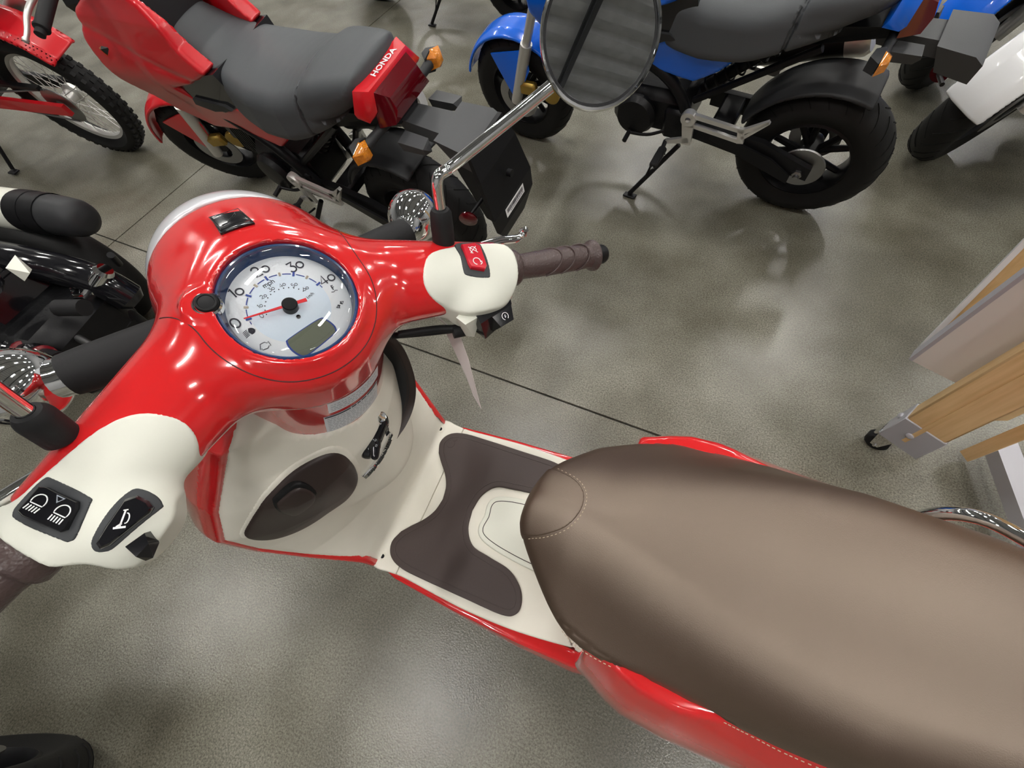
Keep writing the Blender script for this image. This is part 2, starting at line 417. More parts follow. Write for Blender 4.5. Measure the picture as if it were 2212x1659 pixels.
# ------------------------------------------------------------------ room
def seal(o): tag(o, kind='structure'); return o
JA = math.atan2(-0.182, 2.915)                     # direction of the long saw-cut joint
FR = Matrix.Translation((3.005, -0.617, 0)) @ Matrix.Rotation(JA, 4, 'Z')
X0, X1, Y0, Y1 = -13.0, 13.0, -19.0, 9.0
fl = MB(); fl.box((0, -5, -0.06), (26, 28, 0.1)); floor = seal(fl.build('floor', JOINT, sm=False))
xs = [-11.5, -6.9, -2.3 - 2.3, 0.0, 4.6, 9.2]; ys = [-18.0, -13.6, -9.2, -4.6, 0.0, 4.6, 9.0]
slabs = 0
for i in range(len(xs) - 1):
    for j in range(len(ys) - 1):
        g = 0.0035
        mb = MB(); mb.box(((xs[i] + xs[i + 1]) / 2, (ys[j] + ys[j + 1]) / 2, -0.006), (xs[i + 1] - xs[i] - 2 * g, ys[j + 1] - ys[j] - 2 * g, 0.012))
        o = mb.build('floor_slab', CONC, floor, FR, sm=False)
# walls
WALLM = mat('painted_wall', (0.36, 0.36, 0.36), 0.8)
for nm, c, d in (('wall_back', (0, Y0, CEIL / 2), (26, .2, CEIL)), ('wall_front', (0, Y1, CEIL / 2), (26, .2, CEIL)), ('wall_left', (X1, -5, CEIL / 2), (.2, 28, CEIL)), ('wall_right', (X0, -5, CEIL / 2), (.2, 28, CEIL))):
    mb = MB(); mb.box(c, d); seal(mb.build(nm, WALLM, sm=False))
# ceiling: ribbed dark steel deck on joists
DECK = mat('dark_steel_deck', (0.50, 0.51, 0.53), 0.5, var=(3, 0.25)); BEAM = mat('beam_paint', (0.05, 0.052, 0.058), 0.5)
cl = MB(); cl.box((0, -5, CEIL + .2), (26, 28, .1)); ceil = seal(cl.build('ceiling', DECK, sm=False))
AC = rad(0)
for k in range(46):
    mb = MB(); y = -18.6 + k * 0.6
    mb.prism([(y - .19, 0), (y - .11, -.16), (y + .11, -.16), (y + .19, 0)], (0, 0, CEIL + .16), (0, 1, 0), (0, 0, 1), (1, 0, 0), -13, 13)
    mb.build('deck_rib', DECK, ceil, sm=False)
for k in range(10):
    x = -12.2 + k * 2.6
    mb = MB(); mb.box((x, -5, CEIL - .05), (.12, 28, .10)); mb.box((x, -5, CEIL - .30), (.12, 28, .06))
    for q in range(28):
        mb.tube([(x, -18.9 + q, CEIL - .27), (x, -18.4 + q, CEIL - .03), (x, -17.9 + q, CEIL - .27)], .015, 6)
    mb.build('ceiling_joist', BEAM, ceil, sm=False)
# lamps
HOUS = mat('lamp_housing', (0.7, 0.7, 0.7), 0.4)
DIFF = mat('lamp_diffuser', (0.9, 0.9, 0.9), 0.5, emit=((1.0, 0.975, 0.93), LAMP_POWER))
for k, (lx, ly) in enumerate(LAMPS):
    e = empty('ceiling_light', 'linear ceiling lamp hanging over the showroom floor', 'lamp', (lx, ly, CEIL - .36), group='ceiling lamps')
    if k == 0:
        mb = MB(); mb.box((0, 0, .04), (.30, 1.26, .07), ch=.01); h0 = mb.build('lamp_housing', HOUS, e, sm=False)
        mb = MB(); mb.box((0, 0, 0), (.24, 1.2, .012)); d0 = mb.build('diffuser', DIFF, e, sm=False)
        mb = MB(); mb.tube([(0, 0, .07), (0, 0, .33)], .008, 6); w0 = mb.build('hanger', STEEL, e)
    else:
        for q in (h0, d0, w0):
            c = q.copy(); COL.objects.link(c); c.parent = e

# ------------------------------------------------------------------ red scooter
scoot = empty('motor_scooter', 'red motor scooter with ivory switch housings, round speedometer and brown seat, in the foreground', 'scooter', (0.7, 0, 0))
def S2(o):                                              # parts are modelled in room coordinates
    o.matrix_parent_inverse = Matrix.Translation((-0.7, 0, 0)); return o
def SB(mb, name, mt, parent=None, M=None, sm=True): 
    o = mb.build(name, mt, parent or scoot, M, sm)
    return S2(o) if parent is None else o
def SS(name, fn, lo, hi, res, mt, parent=None, M=None, **k):
    o = sdf(name, fn, lo, hi, res, mt, parent or scoot, M, **k)
    return S2(o) if parent is None else o
STEER = -0.493
HAX = Vector((-math.sin(.46), 0, math.cos(.46))); HPV = Vector((.82, 0, .95))
MH = Matrix.Translation(HPV) @ Matrix.Rotation(STEER, 4, HAX) @ Matrix.Translation(-HPV)     # straight-ahead head -> turned head
TA = rad(27)
MG = MH @ Matrix(((math.cos(TA), 0, -math.sin(TA), .836), (0, 1, 0, .011), (math.sin(TA), 0, math.cos(TA), 1.0), (0, 0, 0, 1)))   # u forward, v left, n up out of the gauge
G0, GU, GV, GN = (0, 0, 0), (1, 0, 0), (0, 1, 0), (0, 0, 1)

def nac_raw(u, v, n):
    pod = smax(np.sqrt(u * u + v * v) - (.080 - .11 * n), smax(n + .003, -.13 - n, .01), .024)
    bul = s_cone(u, v, n, (.055, 0, -.094), (.105, 0, -.1195), .097, .096)
    arL = s_cone(u, v, (n + .040) * 1.4, (.010, .050, 0), (-.074, .226, .008), .053, .036)
    arR = s_cone(u, v, (n + .040) * 1.4, (.014, -.050, 0), (-.058, -.226, .008), .053, .037)
    arm = np.minimum(arL, arR) * .86
    d = smin(pod, bul, .020)
    d = smin(d, s_ell(u, v, n, (.050, 0, -.074), (.112, .098, .070)), .012)
    d = smin(d, arm, .032)
    return d
def nac_d(u, v, n):
    d = nac_raw(u, v, n)
    d = smax(d, u * .891 - n * .454 - .131, .006)
    d = smax(d, (abs(v) - .221) * .955 - (u + .070) * .297, .004)
    d = smax(d, (-.064 - .9 * np.maximum(u + .01, 0) - n) * .74, .006)
    return d
def ivory_base(u, v, n):
    d = nac_raw(u, v, n)
    d = smin(d, s_ell(u, v, n, (-.094, .184, -.034), (.034, .034, .026)), .012)
    return smin(d, s_ell(u, v, n, (-.076, -.178, -.040), (.026, .040, .026)), .012)

def groove(d, c, w_, dep): return np.maximum(d, -np.maximum(abs(c) - w_, -(d + dep)))
def seamline(u, v):
    return np.where(u < 0, np.sqrt(u * u + v * v) - .0735, abs(v) - (.0735 + 13 * np.maximum(u, 0) ** 2))
def cover(u, v, n):
    d = nac_d(u, v, n)
    lip = s_cyl(u, v, n, .0635, -.03, .0022, .004)
    d = smin(d, lip, .010)
    d = smin(d, s_cyl(u - .0255, v - .0600, n, .0165, -.03, .0035, .004), .006)
    d = np.maximum(d, -s_cyl(u, v, n, .0578, -.030, .05))
    return d
body = SS('handlebar_cover', cover, (-.15, -.27, -.225), (.17, .27, .03), .0027, RED, M=MG)

# fine dark seam between cover halves, laid on the surface
def seam_on(pts, base, name, mt, parent, r_=.0007, lo_n=-.06, hi_n=.02):
    out = []
    for u, v in pts:
        ns = np.linspace(lo_n, hi_n, 500); s = [float(base(u, v, q)) for q in ns]; k = [i for i, q in enumerate(s) if q < 0]
        if k: out.append((u, v, ns[max(k)] - r_ * .35))
    mb = MB(); mb.tube(out, r_, 6); return SB(mb, name, mt, parent, MG)
SEAMD = mat('seam_dark_red', (0.05, 0.002, 0.003), .5)
def cov0(u, v, n): return smin(nac_d(u, v, n), s_cyl(u, v, n, .0635, -.03, .0022, .004), .010)
ar = [(.0745 * math.cos(rad(a)), .0745 * math.sin(rad(a))) for a in np.linspace(92, 268, 70)]
fl_ = [(u, .0745 + 11 * u * u) for u in np.linspace(.040, .0, 12)]; fr2 = [(u, -.0745 - 2.5 * u * u) for u in np.linspace(.0, .055, 14)]
seam_on(fl_ + ar + fr2, cov0, 'cover_seam', SEAMD, body)
# ivory switch housings, drawn onto the cover
def crop(outl, base, n0=-.075, lift=.0016, rd=.0015):
    P = [p[:2] for p in crv(outl, 5, True)]
    def f(u, v, n):
        return smax(smax(base(u, v, n) - lift, poly2(u, v, P), rd), n0 - n, rd)
    return f
HR_OUT = [(-.032, -.232), (-.048, -.238), (-.064, -.2330), (-.084, -.2200), (-.0960, -.2000), (-.0945, -.1742), (-.085, -.1500), (-.0671, -.1340), (-.0560, -.1240), (-.0451, -.1200), (-.0337, -.1226), (-.0216, -.1325), (-.0138, -.144), (-.0125, -.1605), (-.0190, -.195)]
HL_OUT = [(-.040, .2440), (-.0450, .2250), (-.0395, .2045), (-.0290, .1669), (-.0300, .1436), (-.0391, .128), (-.0521, .1187), (-.0658, .1192), (-.078, .1289), (-.097, .1500), (-.1130, .1612), (-.1260, .1880), (-.1216, .2030), (-.1069, .2144), (-.0935, .232), (-.0700, .2430)]
def ivoryend(f, shift):
    def g(u, v, n): return smax(f(u, v, n), (abs(v) - .236) * .955 - (u + shift) * .297, .002)
    return g
hR = SS('switch_housing', ivoryend(crop(HR_OUT, ivory_base), .060), (-.11, -.26, -.08), (.0, -.105, .015), .0023, CREAM, M=MG)
hL = SS('switch_housing', ivoryend(crop(HL_OUT, ivory_base), .072), (-.14, .105, -.08), (-.015, .26, .015), .0023, CREAM, M=MG)

def onsurf(name, outl, base, mt, parent, lift, depth=.004, res=.0012, rd=.0006, pad=.006, sub=4, smooth_out=True):
    P = [tuple(p[:2]) for p in (crv(outl, sub, True) if smooth_out else outl)]
    us = [p[0] for p in P]; vs = [p[1] for p in P]
    def f(u, v, n):
        b = base(u, v, n); return smax(smax(b - lift, poly2(u, v, P), rd), -(b + depth), rd)
    cu, cv = sum(us) / len(us), sum(vs) / len(vs)
    ns = np.linspace(-.06, .02, 400); bb = [[float(base(uu, vv, q)) for q in ns] for uu, vv in ((cu, cv), (min(us), cv), (max(us), cv), (cu, min(vs)), (cu, max(vs)), *[(a, b) for a, b in P[::6]])]
    hit = [ns[max([i for i, q in enumerate(r) if q < 0] or [0])] for r in bb]
    return SS(name, f, (min(us) - pad, min(vs) - pad, max(-.05, min(hit) - .012)), (max(us) + pad, max(vs) + pad, max(hit) + lift + .006), res, mt, parent, MG)
# right switch: grey plate, red rocker, printed symbols
onsurf('switch_plate', [(-.0135, -.1800), (-.0160, -.1985), (-.0240, -.2080), (-.0311, -.2060), (-.0615, -.1935), (-.0635, -.1865), (-.0520, -.1680), (-.0450, -.1670), (-.0300, -.1740)], ivory_base, GREYG, hR, .0024)
def frame_at(base, u, v, ang):
    ns = np.linspace(-.05, .02, 700); n = ns[max(i for i, q in enumerate([float(base(u, v, q)) for q in ns]) if q < 0)]; e = .004
    g = np.array([float(base(u + e, v, n) - base(u - e, v, n)), float(base(u, v + e, n) - base(u, v - e, n)), float(base(u, v, n + e) - base(u, v, n - e))]); g /= np.linalg.norm(g)
    r = np.array([math.cos(ang), math.sin(ang), 0]); r -= (r @ g) * g; r /= np.linalg.norm(r); up = np.cross(g, r)
    return np.array([u, v, n]), r, up, g
def rocker(name, base, outl, mt, parent, h=.0052, ch=.0012, centre=None):
    c = np.mean(np.array(outl), 0) if centre is None else centre
    O, r, up, g = frame_at(base, c[0], c[1], 0)
    P = np.array(outl); mb = MB()
    pts = []
    for a in P:
        d = np.array([a[0] - c[0], a[1] - c[1], 0]); q = O + d - (d @ g) * g
        pts += [q - .003 * g, q + (h - ch) * g]
        dd = d - (d @ g) * g; L = np.linalg.norm(dd); pts += [O + dd * (1 - ch / L) + h * g]
    mb.hull(pts); return SB(mb, name, mt, parent, MG), O, r, up, g
rk, O, r, up, g = rocker('kill_switch', ivory_base, [(-.0190, -.1835), (-.0235, -.1985), (-.0290, -.2025), (-.0540, -.1928), (-.0570, -.1875), (-.0480, -.1745), (-.0425, -.1750)], SWRED, hR)
rt = np.array([-.30, -.95, 0]); rt -= (rt @ g) * g; rt /= np.linalg.norm(rt); upv = np.cross(g, rt)
mb = MB(); Q = O + g * .0053
def P2(pt): return Q + pt[0] * rt + pt[1] * upv
def sym(mb, st, w_, Q, U, V, N, close=False): ribbon(mb, st, w_, Q, U, V, N, 0, close)
sym(mb, [(q[0] * 1, q[1] + .0085) for q in arc((0, 0), .0036, -50, 230, 18)], .0008, Q, rt, upv, g)
sym(mb, [(-.0045, .0045), (.0045, .0125)], .0007, Q, rt, upv, g); sym(mb, [(-.0045, .0125), (.0045, .0045)], .0007, Q, rt, upv, g)
sym(mb, [(-.004, .0048), (-.0015, .0038), (-.003, .0068)], .0007, Q, rt, upv, g)
sym(mb, [(q[0] - .001, q[1] - .0065) for q in arc((0, 0), .0042, -30, 255, 20)], .0009, Q, rt, upv, g)
sym(mb, [(.0018, -.0112), (.0042, -.0095), (.0045, -.0068)], .0009, Q, rt, upv, g)
SB(mb, 'printed_symbol', WHITE, hR, MG, False)
# ivory bracket and black starter switch under the right housing
mb = MB(); mb.hull([(-.080, -.138, -.030), (-.092, -.142, -.030), (-.074, -.160, -.030), (-.092, -.165, -.03), (-.096, -.150, -.062), (-.102, -.158, -.062), (-.092, -.164, -.062), (-.085, -.150, -.06)])
SB(mb, 'switch_bracket', CREAM, hR, MG)
mb = MB(); mb.hull([(-.080, -.160, -.026), (-.100, -.158, -.030), (-.078, -.214, -.026), (-.098, -.207, -.030), (-.112, -.166, -.058), (-.106, -.205, -.058), (-.085, -.160, -.062), (-.082, -.220, -.055)])
st = SB(mb, 'starter_switch', BLKG, hR, MG)
mb = MB(); mb.hull([(-.096, -.175, -.030), (-.098, -.206, -.030), (-.114, -.180, -.036), (-.114, -.200, -.036), (-.110, -.176, -.052), (-.108, -.206, -.052)])
SB(mb, 'starter_button', BLKG, hR, MG)
mb = MB(); Qb = np.array([-.1062, -.1905, -.0318]); nb = np.array([-.30, 0, .95]); nb /= np.linalg.norm(nb); ub = np.array([0, -1.0, 0]); vb = np.cross(nb, ub)
ribbon(mb, arc((0, 0), .0042, -60, 240, 20), .0007, Qb, ub, vb, nb, .0005); ribbon(mb, [(-.0008, -.0015), (.001, 0), (-.001, .0003), (.0008, .0018)], .0008, Qb, ub, vb, nb, .0005)
SB(mb, 'printed_symbol', WHITE, hR, MG, False)
# left switches
onsurf('switch_plate', [(-.0425, .2050), (-.0470, .1990), (-.0701, .1885), (-.0750, .1900), (-.0892, .2055), (-.0902, .2110), (-.0860, .2140), (-.0600, .2262), (-.0540, .2265), (-.0500, .2225)], ivory_base, GREYG, hL, .0024)
rk, O, r, up, g = rocker('beam_switch', ivory_base, [(-.0480, .2062), (-.0510, .2030), (-.0705, .1938), (-.0745, .1959), (-.0835, .2071), (-.0830, .2100), (-.0605, .2212), (-.0561, .2216)], BLKG, hL)
rt = np.array([-.90, -.42, 0]); rt -= (rt @ g) * g; rt /= np.linalg.norm(rt); upv = np.cross(g, rt); Q = O + g * .0053; mb = MB()
for sx_, hi in ((-.0085, 0), (.0070, 1)):
    dome = arc((sx_, .0012), .0042, -25, 205, 14, .0048); ribbon(mb, dome, .0007, Q, rt, upv, g, 0, True)
    for k in range(5): ribbon(mb, [(sx_ - .0036 + k * .0018 - .0008 * (1 - hi), -.0058), (sx_ - .0036 + k * .0018, -.0020)], .0008, Q, rt, upv, g)
SB(mb, 'printed_symbol', WHITE, hL, MG, False)
mb = MB(); ribbon(mb, [(-.0025, .0088), (.0025, .0088), (0.0004, .0052)], .0012, Q, rt, upv, g, 0, True); SB(mb, 'printed_symbol', INKG, hL, MG, False)
onsurf('switch_plate', [(-.0795, .1683), (-.0836, .1625), (-.0920, .1590), (-.0990, .1590), (-.1023, .1625), (-.1095, .1918), (-.1080, .2000), (-.1045, .2035), (-.1000, .2030), (-.0955, .1987), (-.0850, .1826)], ivory_base, GREYG, hL, .0024)
rk, O, r, up, g = rocker('horn_button', ivory_base, [(-.0845, .1730), (-.0862, .1664), (-.0941, .1628), (-.0995, .1628), (-.1020, .1663), (-.1075, .1938), (-.1065, .1985), (-.1020, .1985), (-.0950, .1900)], BLKG, hL, h=.0062, ch=.002)
rt = np.array([-.62, -.78, 0]); rt -= (rt @ g) * g; rt /= np.linalg.norm(rt); upv = np.cross(g, rt); Q = O + g * .0063 - rt * .0005; mb = MB()
ribbon(mb, [(-.0015, .0062), (.0012, .0068)], .0008, Q, rt, upv, g); ribbon(mb, [(-.0002, .0062), (-.0012, -.0045)], .0010, Q, rt, upv, g)
ribbon(mb, arc((.0012, .0010), .0016, -100, 100, 8, .0035), .0007, Q, rt, upv, g); ribbon(mb, [(-.0045, -.0058), (.0022, -.0048)], .0014, Q, rt, upv, g); ribbon(mb, [(-.0030, -.0050), (-.0005, -.0025)], .0012, Q, rt, upv, g)
SB(mb, 'printed_symbol', WHITE, hL, MG, False)
mb = MB(); mb.hull([(-.1050, .1600, -.020), (-.1130, .1625, -.022), (-.1250, .1900, -.024), (-.1240, .1960, -.024), (-.1120, .1985, -.016), (-.1105, .1640, -.016), (-.106, .163, -.04), (-.126, .195, -.045), (-.112, .202, -.04)])
ts = SB(mb, 'signal_switch_plate', BLKG, hL, MG)
mb = MB(); mb.hull([(-.112, .1720, -.018), (-.122, .1740, -.018), (-.1140, .1880, -.016), (-.1280, .1860, -.018), (-.113, .174, -.004), (-.121, .1755, -.004), (-.1145, .1865, -.003), (-.1245, .185, -.004), (-.130, .180, -.012)])
SB(mb, 'signal_switch', BLKG, hL, MG)
mb = MB(); ribbon(mb, [(-.113, .1935), (-.117, .1955), (-.1165, .194), (-.120, .1925), (-.118, .190), (-.1145, .192)], .0006, G0, GU, GV, GN, -.0165, True); SB(mb, 'printed_symbol', WHITE, hL, MG, False)

# ---- speedometer
rg = MB(); rg.lathe([(.0578, -.020), (.0578, .0012), (.0565, .0022), (.0552, .0016), (.0545, -.004), (.0520, -.0115), (.0500, -.0125), (.0500, -.020)], G0, GN, 96)
spd = SB(rg, 'speedometer', NAVY, None, MG)
mb = MB(); mb.lathe([(0, -.0125), (.0528, -.0125), (.0528, -.0110), (0, -.0110)], G0, GN, 96); SB(mb, 'dial_face', DIALW, spd, MG, False)
mb = MB(); mb.lathe([(.0, -.0109), (.0345, -.0109)], (-.0015, .0015, .00012), GN, 72); SB(mb, 'dial_inner_disc', DIALB, spd, MG, False)
DZ = -.0106; cx0, cy0 = -.0018, .0018
R_, U_ = (0, -1, 0), (1, 0, 0)          # reading directions on the dial: right = -v, up = +u
def pol(r_, a): return (cy0 * -1 + r_ * math.sin(rad(a)), cx0 + r_ * math.cos(rad(a)))     # a clockwise from up
ink = MB()
for k, t_ in enumerate(('0', '10', '20', '30', '40')):
    a = -80 + k * 38.2; x, y = pol(.0455, a + (1.5 if k else 0)); tt = '0' if k == 0 else t_[0] + 'o'
    write(ink, tt, x, y, .0098 if k else .0092, .0013, G0, R_, U_, GN, DZ, ang=rad(8))
write(ink, 'mph', *pol(.0303, -6), .0046, .00055, G0, R_, U_, GN, DZ, ang=rad(8))
for k in range(7):
    a = -80 + k * 23.6; write(ink, ('0', '1o', '2o', '3o', '4o', '5o', '6o')[k], *pol(.0245, a), .0037, .0004, G0, R_, U_, GN, DZ, ang=rad(8))
write(ink, 'km/h', *pol(.0215, 81), .0028, .00033, G0, R_, U_, GN, DZ, ang=rad(14))
for k in range(13): x, y = pol(.0207, -80 + k * 11.8); ribbon(ink, arc((x, y), .00028, 0, 360, 8), .0005, G0, R_, U_, GN, DZ, True)
# high-beam, engine, arrows and temperature pictograms
x, y = -.0442, -.0065
ribbon(ink, [(x + .0030, y + q) for q in (-.0024, .0024)] + arc((x + .0030, y), .0034, 90, -90, 10, .0026), .0012, G0, R_, U_, GN, DZ, True)
for q in range(3): ribbon(ink, arc((x + .0042, y), .0022 - q * .0009, 0, 360, 10), .001, G0, R_, U_, GN, DZ)
for q in range(5): ribbon(ink, [(x - .0028, y - .0040 + q * .0013), (x + .0012, y - .0026 + q * .0013)], .00045, G0, R_, U_, GN, DZ)
x, y = -.0385, -.0235
ribbon(ink, [(x - .0045, y - .0018), (x - .003, y - .0018), (x - .003, y - .0032), (x + .0012, y - .0036), (x + .003, y - .002), (x + .0045, y - .0026), (x + .0045, y + .002), (x + .003, y + .001), (x + .0018, y + .0026), (x - .0022, y + .0026), (x - .003, y + .001)], .0005, G0, R_, U_, GN, DZ, True)
x, y = .0372, -.0190
for s_ in (-1, 1):
    ribbon(ink, [(x + s_ * .0006, y + s_ * .0004), (x + s_ * .0022, y + s_ * .0010)], .0018, G0, R_, U_, GN, DZ)
    ribbon(ink, [(x + s_ * .0018, y + s_ * .0010 + .0016), (x + s_ * .0042, y + s_ * .0014), (x + s_ * .0022, y + s_ * .0010 - .0018)], .0010, G0, R_, U_, GN, DZ, True)
x, y = .0405, -.0020
ribbon(ink, [(x, y - .001), (x, y + .0042)], .0008, G0, R_, U_, GN, DZ); ribbon(ink, [(x, y + .0036), (x + .0018, y + .0036)], .0006, G0, R_, U_, GN, DZ); ribbon(ink, [(x, y + .0018), (x + .0018, y + .0018)], .0006, G0, R_, U_, GN, DZ)
ribbon(ink, [(x - .003, y - .0022), (x - .001, y - .003), (x + .001, y - .002), (x + .003, y - .003)], .0005, G0, R_, U_, GN, DZ)
SB(ink, 'printed_numerals', INK, spd, MG, False)
bi = MB(); ti = MB()
for k in range(9):
    a = -80 + k * 19.1; x, y = pol(.0352, a); dx, dy = math.sin(rad(a)), math.cos(rad(a)); L = .0024 if k % 2 == 0 else .0019
    ribbon(bi if k % 2 == 0 else ti, [(x - dx * L, y - dy * L), (x + dx * L, y + dy * L)], .0018, G0, R_, U_, GN, DZ + .0001)
for k in range(8):
    ribbon(bi, [pol(.0352, a) for a in np.linspace(-80 + k * 19.1 + 3.5, -80 + (k + 1) * 19.1 - 3.5, 6)], .0008, G0, R_, U_, GN, DZ)
ribbon(bi, [pol(.0352, -84), pol(.0352, -89)], .0008, G0, R_, U_, GN, DZ); ribbon(bi, [pol(.0352, 76), pol(.0352, 81)], .0008, G0, R_, U_, GN, DZ)
SB(bi, 'scale_ring', INKB, spd, MG, False); SB(ti, 'scale_mark', INKT, spd, MG, False)
# needle, hub, trip pin, LCD window
mb = MB(); na = rad(-80.5 - 1.5); d_ = np.array([math.cos(na) , -math.sin(na), 0]); s_ = np.cross([0, 0, 1.0], d_); c0 = np.array([cx0, cy0, -.0048])
mb.hull([c0 + d_ * .0385 + s_ * .0005, c0 + d_ * .0385 - s_ * .0005, c0 - d_ * .0150 + s_ * .0017, c0 - d_ * .0150 - s_ * .0017] + [q + np.array([0, 0, .0007]) for q in (c0 + d_ * .0385 + s_ * .0005, c0 + d_ * .0385 - s_ * .0005, c0 - d_ * .0150 + s_ * .0017, c0 - d_ * .0150 - s_ * .0017)])
SB(mb, 'needle', NEEDLE, spd, MG)
mb = MB(); mb.lathe([(0, -.011), (.0066, -.011), (.0066, -.0030), (.0058, -.0022), (0, -.0020)], (cx0, cy0, 0), GN, 40); SB(mb, 'needle_hub', BLK, spd, MG)
mb = MB(); mb.lathe([(0, -.0108), (.0019, -.0108), (.0019, -.0098), (.0011, -.0094), (0, -.0094)], (-.0128, .0008, 0), GN, 20); SB(mb, 'pin', BLKG, spd, MG)
lc = [(x, y) for x, y in [(-.0230, -.0275), (-.0205, -.0295), (.0105, -.0225), (.0180, -.0250), (.0205, -.0320), (.0190, -.0405), (.0150, -.0435), (-.0120, -.0490), (-.0185, -.0470), (-.0235, -.0370)]]
lc = [(-.0225, -.0300), (-.0175, -.0272), (.0120, -.0228), (.0180, -.0255), (.0212, -.0340), (.0205, -.0400), (.0160, -.0428), (-.0125, -.0492), (-.0190, -.0475), (-.0228, -.0385)]
P = crv(lc, 5, True)
mb = MB(); mb.prism([tuple(p) for p in P], G0, R_, U_, GN, -.0112, -.0103); SB(mb, 'screen_frame', INKB, spd, MG, False)
c_ = np.mean(P, 0); mb = MB(); mb.prism([tuple(c_ + (p - c_) * .93) for p in P], G0, R_, U_, GN, -.0112, -.01015); SB(mb, 'display_screen', LCD, spd, MG, False)
c2 = [c_ + (p - c_) * .93 for p in P]; mb = MB(); mb.prism([tuple(p) for p in c2 if p[0] * .2 + p[1] > -.0345 + .002] + [tuple(q) for q in ((.019, -.0345), (-.0205, -.0335))], G0, R_, U_, GN, -.0112, -.01005); 
# glass dome
mb = MB(); mb.lathe([(.0548 * math.sin(t), .0008 + .0080 * math.cos(t)) for t in np.linspace(math.pi / 2, 0.0001, 24)], G0, GN, 96); SB(mb, 'glass', GLASS, spd, MG)
# reset button
mb = MB(); mb.lathe([(0, -.002), (.0112, -.002), (.0112, .0045), (.0098, .0060), (.0085, .0045), (.0085, 0)], (.0235, .0570, 0), GN, 40); rb = SB(mb, 'button_ring', CHROME, None, MG)
mb = MB(); mb.lathe([(.0086, -.002), (.0086, .0068), (.0078, .0080), (.0064, .0084), (.0058, .0078), (0, .0084)], (.0235, .0570, 0), GN, 40); SB(mb, 'reset_button', BLK, rb, MG)
# headlight: silver rim and lens dome in front of the cover
def light(u, v, n):
    cu, cn = .0989, -.112     # centre of the lamp
    ax_ = (u - cu) * .891 - (n - cn) * .454; tr = np.sqrt(((u - cu) * .454 + (n - cn) * .891) ** 2 + v * v)
    k0 = np.sqrt((ax_ / .076) ** 2 + (tr / .0940) ** 2) + 1e-9
    k1 = np.sqrt((ax_ / .076 ** 2) ** 2 + (tr / .0940 ** 2) ** 2) + 1e-9
    return smax(k0 * (k0 - 1) / k1, -(ax_ + .0040), .003)
hl = SS('headlight', light, (.04, -.11, -.23), (.20, .11, .0), .0035, LENS, M=MG)
# emblem plate
def emb(u, v, n): 
    b = nac_raw(u, v, n); return smax(smax(b - .0022, poly2(u, v, [(.1085, .0135), (.1020, -.0125), (.0790, -.0140), (.0800, .0160)]) , .0008), -(b + .003), .0008)
em = SS('emblem', emb, (.07, -.022, -.03), (.12, .024, .012), .0012, BLKG, M=MG)
mb = MB(); Oe, r_e, u_e, g_e = frame_at(nac_raw, .093, .001, rad(-90))
mb2 = [(-.0115, -.0095), (.0120, -.0110), (.0140, .0125), (-.0125, .0130)]
ribbon(mb, [(-.0125, -.0110), (.0128, -.0125), (.0120, .0120), (-.0135, .0135)], .0010, Oe, r_e, u_e, g_e, .0024, True)
ribbon(mb, [(-.0095, -.0050), (-.004, -.0046), (.0015, -.0005), (.006, .0030), (.0068, .0070)], .0009, Oe, r_e, u_e, g_e, .0024); ribbon(mb, [(-.003, -.0025), (.003, .002), (.0075, .0075)], .0007, Oe, r_e, u_e, g_e, .0026)
SB(mb, 'emblem_outline', CHROME, em, MG, False)

# ---- grips, levers, mirrors, signals (all turn with the head)
def grip(side, base):
    d = np.array([-.31, side * .95, .02]); d /= np.linalg.norm(d); b = np.array(base, float)
    mb = MB(); L = .120
    prof = [(.0, -.012), (.0205, -.012), (.0215, -.008), (.0215, .001), (.0195, .004), (.0160, .006), (.0150, .012)]
    for k in range(1, 26):
        t = k / 26; x = .012 + t * (L - .024); rr = .0150 + .0012 * math.sin(t * math.pi) 
        prof.append((rr, x))
    prof += [(.0155, L - .010), (.0195, L - .006), (.0200, L - .002), (.0185, L), (.010, L + .001), (0, L + .001)]
    mb.lathe(prof, b, d, 40)
    o = SB(mb, 'grip', BROWNG, None, MG)
    # crescent ridges on the grip
    for q, (t0, w_) in enumerate(((.34, .020), (.52, .018), (.72, .016))):
        mm = MB(); e1 = np.cross(d, [0, 0, 1.0]); e1 /= np.linalg.norm(e1); e2 = np.cross(e1, d); pts = []
        for a in np.linspace(-100, 100, 22):
            rr = .0166; x = t0 * L + w_ * math.cos(rad(a) * .9)
            pts.append(b + d * x + rr * (math.sin(rad(a)) * e1 + math.cos(rad(a)) * e2))
        mm.tube(pts, .0011, 8); SB(mm, 'grip_ridge', BROWNG, o, MG)
    mb = MB(); mb.lathe([(0, L - .01), (.0115, L - .01), (.0125, L - .002), (.0125, L + .013), (.0105, L + .017), (0, L + .0175)], b, d, 28); SB(mb, 'bar_end', BLK, o, MG)
    return o
grip(-1, (-.0610, -.2400, -.030)); grip(1, (-.0800, .2450, -.030))
gn = BROWNG.node_tree; tcn = gn.nodes.new('ShaderNodeTexCoord'); vo = gn.nodes.new('ShaderNodeTexVoronoi'); vo.inputs['Scale'].default_value = 420
bpn = gn.nodes.new('ShaderNodeBump'); bpn.inputs['Strength'].default_value = .6; bpn.inputs['Distance'].default_value = .0008
gn.links.new(tcn.outputs['Object'], vo.inputs['Vector']); gn.links.new(vo.outputs['Distance'], bpn.inputs['Height']); gn.links.new(bpn.outputs['Normal'], gn.nodes['Principled BSDF'].inputs['Normal'])
